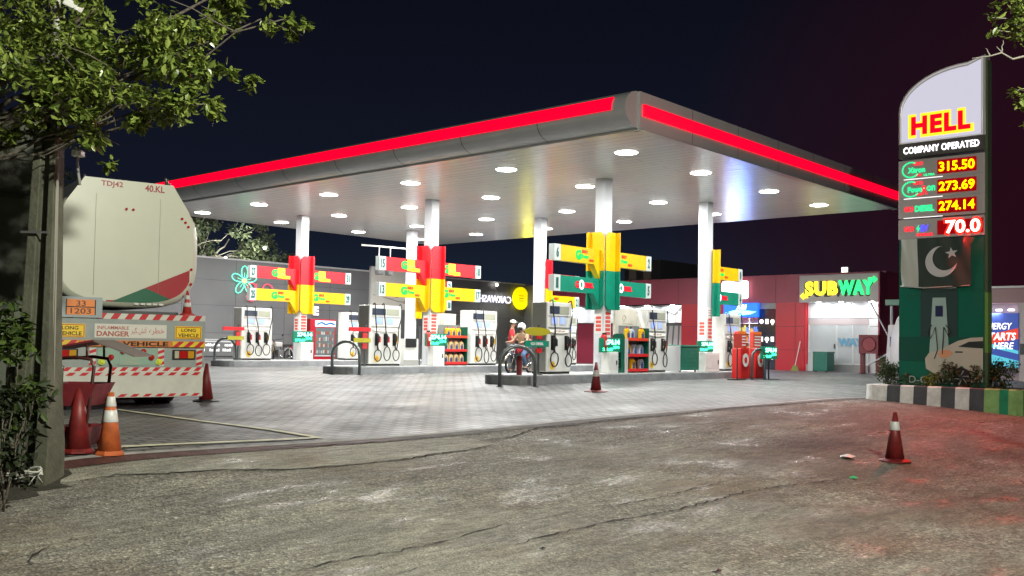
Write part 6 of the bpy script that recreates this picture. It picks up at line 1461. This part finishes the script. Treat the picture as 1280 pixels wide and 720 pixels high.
def person(loc, rot, label, pose, shirt, trousers, hat=None, hair=(.02, .015, .01), cap_kind='cap'):
    """figure faces local -y; pose gives joint positions in metres"""
    P = pose; t = thing('person', label, 'person', loc, rot)
    J = [(P['pelvis'], .13, .10), (P['waist'], .125, .095), (P['chest'], .155, .11), (P['neck0'], .07, .06), (P['neck'], .05, .05), (P['head0'], .062, .070), (P['head1'], .078, .092), (P['head2'], .060, .070)]
    E_ = [(0, 1), (1, 2), (2, 3), (3, 4), (4, 5), (5, 6), (6, 7)]
    for s in ('l', 'r'):
        b0 = len(J)
        J += [(P['sh_'+s], .062), (P['el_'+s], .043), (P['wr_'+s], .030), (P['ha_'+s], .034, .018)]
        E_ += [(2, b0), (b0, b0+1), (b0+1, b0+2), (b0+2, b0+3)]
        h = Vector(P['ha_'+s]); w = Vector(P['wr_'+s]); d = (h-w).normalized(); sd = d.cross(Vector((0, 0, 1))); sd = sd.normalized() if sd.length > .1 else Vector((0, 1, 0))
        for k, (off, L_) in enumerate(((-.026, .065), (-.009, .078), (.009, .074), (.026, .06))):
            i0 = len(J); J += [(tuple(h+sd*off+d*.02), .009), (tuple(h+sd*off*1.1+d*(.02+L_*.5)), .008), (tuple(h+sd*off+d*(.02+L_*.85)+Vector((0, 0, -.02))), .007)]; E_ += [(b0+3, i0), (i0, i0+1), (i0+1, i0+2)]
        i0 = len(J); J += [(tuple(w+(h-w)*.4-sd*.04), .010), (tuple(w+(h-w)*.9-sd*.055), .009)]; E_ += [(b0+3, i0), (i0, i0+1)]
        b1 = len(J)
        J += [(P['hip_'+s], .088), (P['kn_'+s], .060), (P['an_'+s], .040), (P['toe_'+s], .036, .028)]
        E_ += [(0, b1), (b1, b1+1), (b1+1, b1+2), (b1+2, b1+3)]
    body = skin_body('body', J, E_, M_skin, t, 2)
    # clothing as its own surfaces following the limbs
    Js = [(P['pelvis'], .150, .118), (P['waist'], .145, .112), (P['chest'], .175, .128), (P['neck0'], .082, .074)]; Es = [(0, 1), (1, 2), (2, 3)]
    for s in ('l', 'r'):
        e = Vector(P['el_'+s]); sh = Vector(P['sh_'+s]); b0 = len(Js); Js += [(tuple(sh), .078), (tuple(sh+(e-sh)*.75), .062)]; Es += [(2, b0), (b0, b0+1)]
    skin_body('shirt', Js, Es, mat('cloth_%.2f_%.2f' % shirt[:2], shirt, .8, var=.15, vscale=9), t, 2)
    Jt = [(P['pelvis'], .146, .115)]; Et = []
    for s in ('l', 'r'):
        b0 = len(Jt); a = Vector(P['an_'+s]); k = Vector(P['kn_'+s]); Jt += [(P['hip_'+s], .102), (P['kn_'+s], .078), (tuple(k+(a-k)*.9), .062)]; Et += [(0, b0), (b0, b0+1), (b0+1, b0+2)]
    skin_body('trousers', Jt, Et, mat('trouser_%.2f_%.2f' % trousers[:2], trousers, .85, var=.2, vscale=9), t, 2)
    hc = Vector(P['head1']); fd = (Vector(P.get('face', (0, -1, 0)))).normalized(); sd = Vector((0, 0, 1)).cross(fd).normalized()
    b = bb(None, True); b.ball(hc+fd*.105-Vector((0, 0, .015)), .016, 8, 6, (.8, 1.1, 1.4)); b.build('nose', M_skin, t)
    for sgn in (-1, 1):
        b = bb(None, True); b.ball(hc+fd*.088+sd*.032*sgn+Vector((0, 0, .012)), .010, 8, 6); b.build('eye', mat('eye_dark', (.03, .02, .02), .2), t)
        b = bb(None, True); b.ball(hc+sd*.082*sgn, .022, 8, 6, (.5, .8, 1.2)); b.build('ear', M_skin, t)
    b = bb(None, True); b.ball(hc+fd*.092-Vector((0, 0, .05)), .018, 8, 6, (1.2, .5, .35)); b.build('mouth', mat('lips', (.25, .09, .07), .5), t)
    b = bb(None, True); b.ball(hc-fd*.012+Vector((0, 0, .035)), .105, 14, 8, (1, 1, .85)); b.build('hair', mat('hair', hair, .6), t)
    if hat:
        if cap_kind == 'cap': b = bb(None, True); b.ball(hc-fd*.005+Vector((0, 0, .055)), .112, 16, 8, (1, 1, .75)); b.prism([(hc.x+fd.x*.07+sd.x*q+fd.x*r_, hc.y+fd.y*.07+sd.y*q+fd.y*r_) for q, r_ in ((-.07, 0), (.07, 0), (.055, .10), (-.055, .10))], hc.z+.045, hc.z+.055); b.build('cap', hat, t)
        else: b = bb(None, True); b.ball(hc-fd*.012+Vector((0, 0, .03)), .135, 18, 10, (1, 1, 1)); h = b.build('helmet', hat, t); b = bb(None, True); b.ball(hc+fd*.055+Vector((0, 0, -.01)), .092, 14, 8, (1, 1, .8)); b.build('visor', M_blackp, t)
    for s in ('l', 'r'):
        a = Vector(P['an_'+s]); q = Vector(P['toe_'+s]); d = (q-a); d.z = 0; d.normalize(); sd2 = Vector((-d.y, d.x, 0))
        b = B(); poly = [(-.07, -.045), (.05, -.05), (.19, -.035), (.21, 0), (.19, .035), (.05, .05), (-.07, .045)]
        vs = [a*0+Vector((a.x, a.y, 0))+d*p_[0]+sd2*p_[1]+Vector((0, 0, zz)) for zz, f in ((a.z-.09, 1), (a.z-.02, 1)) for p_ in poly]; n = 7
        b.add(vs, [tuple(range(n))[::-1], tuple(range(n, 2*n))]+[(i, (i+1) % n, n+(i+1) % n, n+i) for i in range(n)]); b.build('shoe', M_blackp, t, .01)
    return t
stand = dict(pelvis=(0, 0, .94), waist=(0, 0, 1.08), chest=(0, -.02, 1.30), neck0=(0, -.02, 1.45), neck=(0, -.025, 1.50), head0=(0, -.045, 1.56), head1=(0, -.05, 1.64), head2=(0, -.04, 1.70),
  sh_l=(.18, -.02, 1.40), el_l=(.24, -.06, 1.14), wr_l=(.14, -.28, 1.12), ha_l=(.10, -.36, 1.13), sh_r=(-.18, -.02, 1.40), el_r=(-.25, -.04, 1.14), wr_r=(-.20, -.28, 1.08), ha_r=(-.18, -.36, 1.08),
  hip_l=(.10, 0, .88), kn_l=(.12, -.03, .48), an_l=(.13, .02, .09), toe_l=(.14, -.13, .045), hip_r=(-.10, 0, .88), kn_r=(-.12, -.02, .48), an_r=(-.13, .04, .09), toe_r=(-.15, -.11, .045), face=(0, -1, -.1))
sit = dict(pelvis=(0, 0, .80), waist=(0, -.02, .95), chest=(0, -.07, 1.16), neck0=(0, -.09, 1.30), neck=(0, -.10, 1.35), head0=(0, -.125, 1.41), head1=(0, -.13, 1.49), head2=(0, -.12, 1.55),
  sh_l=(.18, -.07, 1.25), el_l=(.27, -.25, 1.05), wr_l=(.27, -.46, 1.02), ha_l=(.27, -.54, 1.02), sh_r=(-.18, -.07, 1.25), el_r=(-.27, -.25, 1.05), wr_r=(-.27, -.46, 1.02), ha_r=(-.27, -.54, 1.02),
  hip_l=(.12, -.03, .76), kn_l=(.23, -.40, .62), an_l=(.24, -.22, .22), toe_l=(.25, -.36, .17), hip_r=(-.12, -.03, .76), kn_r=(-.23, -.40, .62), an_r=(-.30, -.15, .09), toe_r=(-.31, -.29, .05), face=(0, -1, -.15))
def motorcycle(loc, rot, label, col):
    """front wheel towards local -y"""
    t = thing('motorcycle', label, 'motorcycle', loc, rot, 'motorcycles on the forecourt')
    for y, nm in ((-.62, 'wheel'), (.62, 'wheel')):
        b = bb(None, True); pr = []
        for k in range(13): a = 2*math.pi*k/12; pr.append((.265+.035*math.cos(a), .038*math.sin(a)))
        M2 = Matrix(((0, 0, 1, 0), (1, 0, 0, 0), (0, 1, 0, 0), (0, 0, 0, 1))); n = 26; vs = []
        for r_, x in pr[:-1]: vs += [(x, y+r_*math.cos(2*math.pi*k/n), .30+r_*math.sin(2*math.pi*k/n)) for k in range(n)]
        b.add(vs, [(i*n+k, i*n+(k+1) % n, ((i+1) % 12)*n+(k+1) % n, ((i+1) % 12)*n+k) for i in range(12) for k in range(n)]); w = b.build('wheel', M_black, t)
        b = bb()
        for k in range(16): a = 2*math.pi*k/16; b.cyl((0, y, .30), (0, y+.235*math.cos(a), .30+.235*math.sin(a)), .004, n=4)
        b.cyl((-.06, y, .30), (.06, y, .30), .045, n=12); b.build('spokes', M_chrome, w)
        b = bb(); b.tube([(0, y+.34*math.cos(R(a)), .30+.34*math.sin(R(a))) for a in ((range(30, 160, 16)) if y < 0 else range(10, 140, 16))], .035, 6); b.build('mudguard', M_chrome if y < 0 else col, t)
    for s in (-.07, .07): b = bb(); b.cyl((s, -.62, .30), (s, -.40, .88), .02, n=8); b.build('fork', M_chrome, t)
    b = bb(None, True); b.rbox(-.11, .11, -.34, .10, .66, .86, .05); b.build('fuel_tank', col, t)
    b = bb(); b.rbox(-.12, .12, .08, .72, .70, .78, .03); b.build('saddle', M_black, t)
    b = bb(); b.tube([(-.34, -.22, .98), (-.2, -.33, .96), (0, -.38, .93), (.2, -.33, .96), (.34, -.22, .98)], .014, 8); b.build('handlebar', M_blackp, t)
    b = bb(); b.cyl((0, -.42, .84), (0, -.52, .83), .08, .095, n=16); hl = b.build('headlight', M_chrome, t); b = bb(); b.cyl((0, -.521, .83), (0, -.53, .83), .085, n=16); b.build('lens', M_white, hl)
    b = bb(); b.rbox(-.13, .13, -.20, .14, .26, .56, .04); b.build('engine', mat('engine_grey', (.25, .25, .25), .35, metal=.7), t)
    b = bb(); b.tube([(.0, -.35, .72), (0, -.22, .4), (0, .1, .25), (0, .3, .35), (0, .62, .30)], .02, 8); b.tube([(0, .05, .68), (0, .3, .35)], .02, 6); b.tube([(0, .3, .69), (0, .55, .66), (0, .78, .70)], .018, 6); b.build('frame', M_blackp, t)
    b = bb(); b.tube([(.12, -.1, .35), (.14, .1, .2), (.15, .6, .26), (.15, .85, .32)], .032, 8, .04); b.build('exhaust', M_chrome, t)
    for s in (-.15, .15): b = bb(); b.cyl((s, .45, .36), (s, .5, .66), .025, n=8); b.build('shock', M_chrome, t)
    b = bb(); b.rbox(-.05, .05, .78, .83, .62, .70, .01); b.build('tail_lamp', M_redp, t)
    for s in (-1, 1): b = bb(); b.cyl((s*.28, -.25, .98), (s*.33, -.28, 1.10), .006, n=5); b.ball((s*.34, -.28, 1.13), .045, 10, 6, (1, .3, .7)); b.build('mirror', M_blackp, t)
    b = bb(); b.tube([(-.08, .05, .22), (-.22, .08, .01)], .012, 5); b.build('side_stand', M_blackp, t)
    return t
bp = Vector((24.15, 21.02)); br = R(-80)
bz = gz(bp.x, bp.y)
motorcycle((bp.x, bp.y, bz), br, 'small red motorcycle being refuelled beside the middle island', mat('bike_red', (.42, .02, .03), .25, coat=.5))
cs, sn = math.cos(br), math.sin(br); loc_ = lambda x, y: (bp.x+cs*x-sn*y, bp.y+sn*x+cs*y, bz)
person(loc_(0, .18), br, 'rider in khaki shirt and white helmet seated on the red motorcycle', sit, (.30, .22, .13), (.07, .12, .22), M_white, cap_kind='helmet')
person((24.75, 21.95, gz(24.7, 21.9)), R(35), 'pump attendant in red shirt and white cap standing by the motorcycle', stand, (.55, .02, .03), (.30, .32, .34), M_white)
st2 = dict(stand); person((25.35, 21.45, gz(25.3, 21.4)), R(-35), 'bareheaded man in red and grey shirt standing behind the motorcycle', st2, (.38, .10, .10), (.12, .13, .16))
motorcycle((22.75, 32.3, gz(22.75, 32.3)), R(-70), 'pale motorcycle parked behind the farthest island by the pump', mat('bike_pale', (.5, .5, .5), .25, coat=.4))

# small lamps among the trees beyond the wall and on the wall top
for (px, py, yy, pw, l) in ((331, 310, 44.6, 420, 'small white lamp glowing among the dim trees, right one'), (282, 323, 44.8, 360, 'small white lamp glowing among the dim trees, left one'), (621, 356, 37.8, 110, 'small lit lamp on the top edge of the grey wall')):
    q = aty(px, py, yy); t = thing('wall_lamp', l, 'lamp', q)
    b = bb(None, True); b.ball((0, 0, 0), .085, 12, 8); b.build('bulb', emat('bulb_glow', (1, .95, .88), 9), t)
    b = B(); b.cyl((0, 0, -.08), (0, 0, -.55), .02, n=6); b.build('stem', M_dgrey, t)
    lamp('tree_lamp', 'SPOT', (q.x, q.y+(.12 if yy > 40 else -.9), q.z+.1), pw, (1, .98, .88), .1, (0, 1, .25) if yy > 40 else (.1, -.25, -1), R(165), .3)

# white bracket frame with cameras on the far column
t = thing('camera_frame', 'white tube frame with hanging cameras on the far column behind the red arms', 'bracket', (CU[1]-.17, CV[2]-.1, 5.05))
b = B(); b.tube([(0, 0, .55), (-2.6, 0, .50)], .035, 6); b.tube([(0, 0, .0), (-1.8, 0, -.02)], .02, 6); b.tube([(-1.7, 0, .52), (-1.7, 0, -.4)], .02, 6); b.tube([(-1.1, 0, .53), (-1.1, 0, -.3)], .02, 6); b.build('tube_frame', M_white, t)
for x in (-1.7, -1.15): b = B(); b.rbox(x-.12, x+.14, -.12, .12, -.62, -.38, .04); b.build('camera_body', M_dgrey, t)
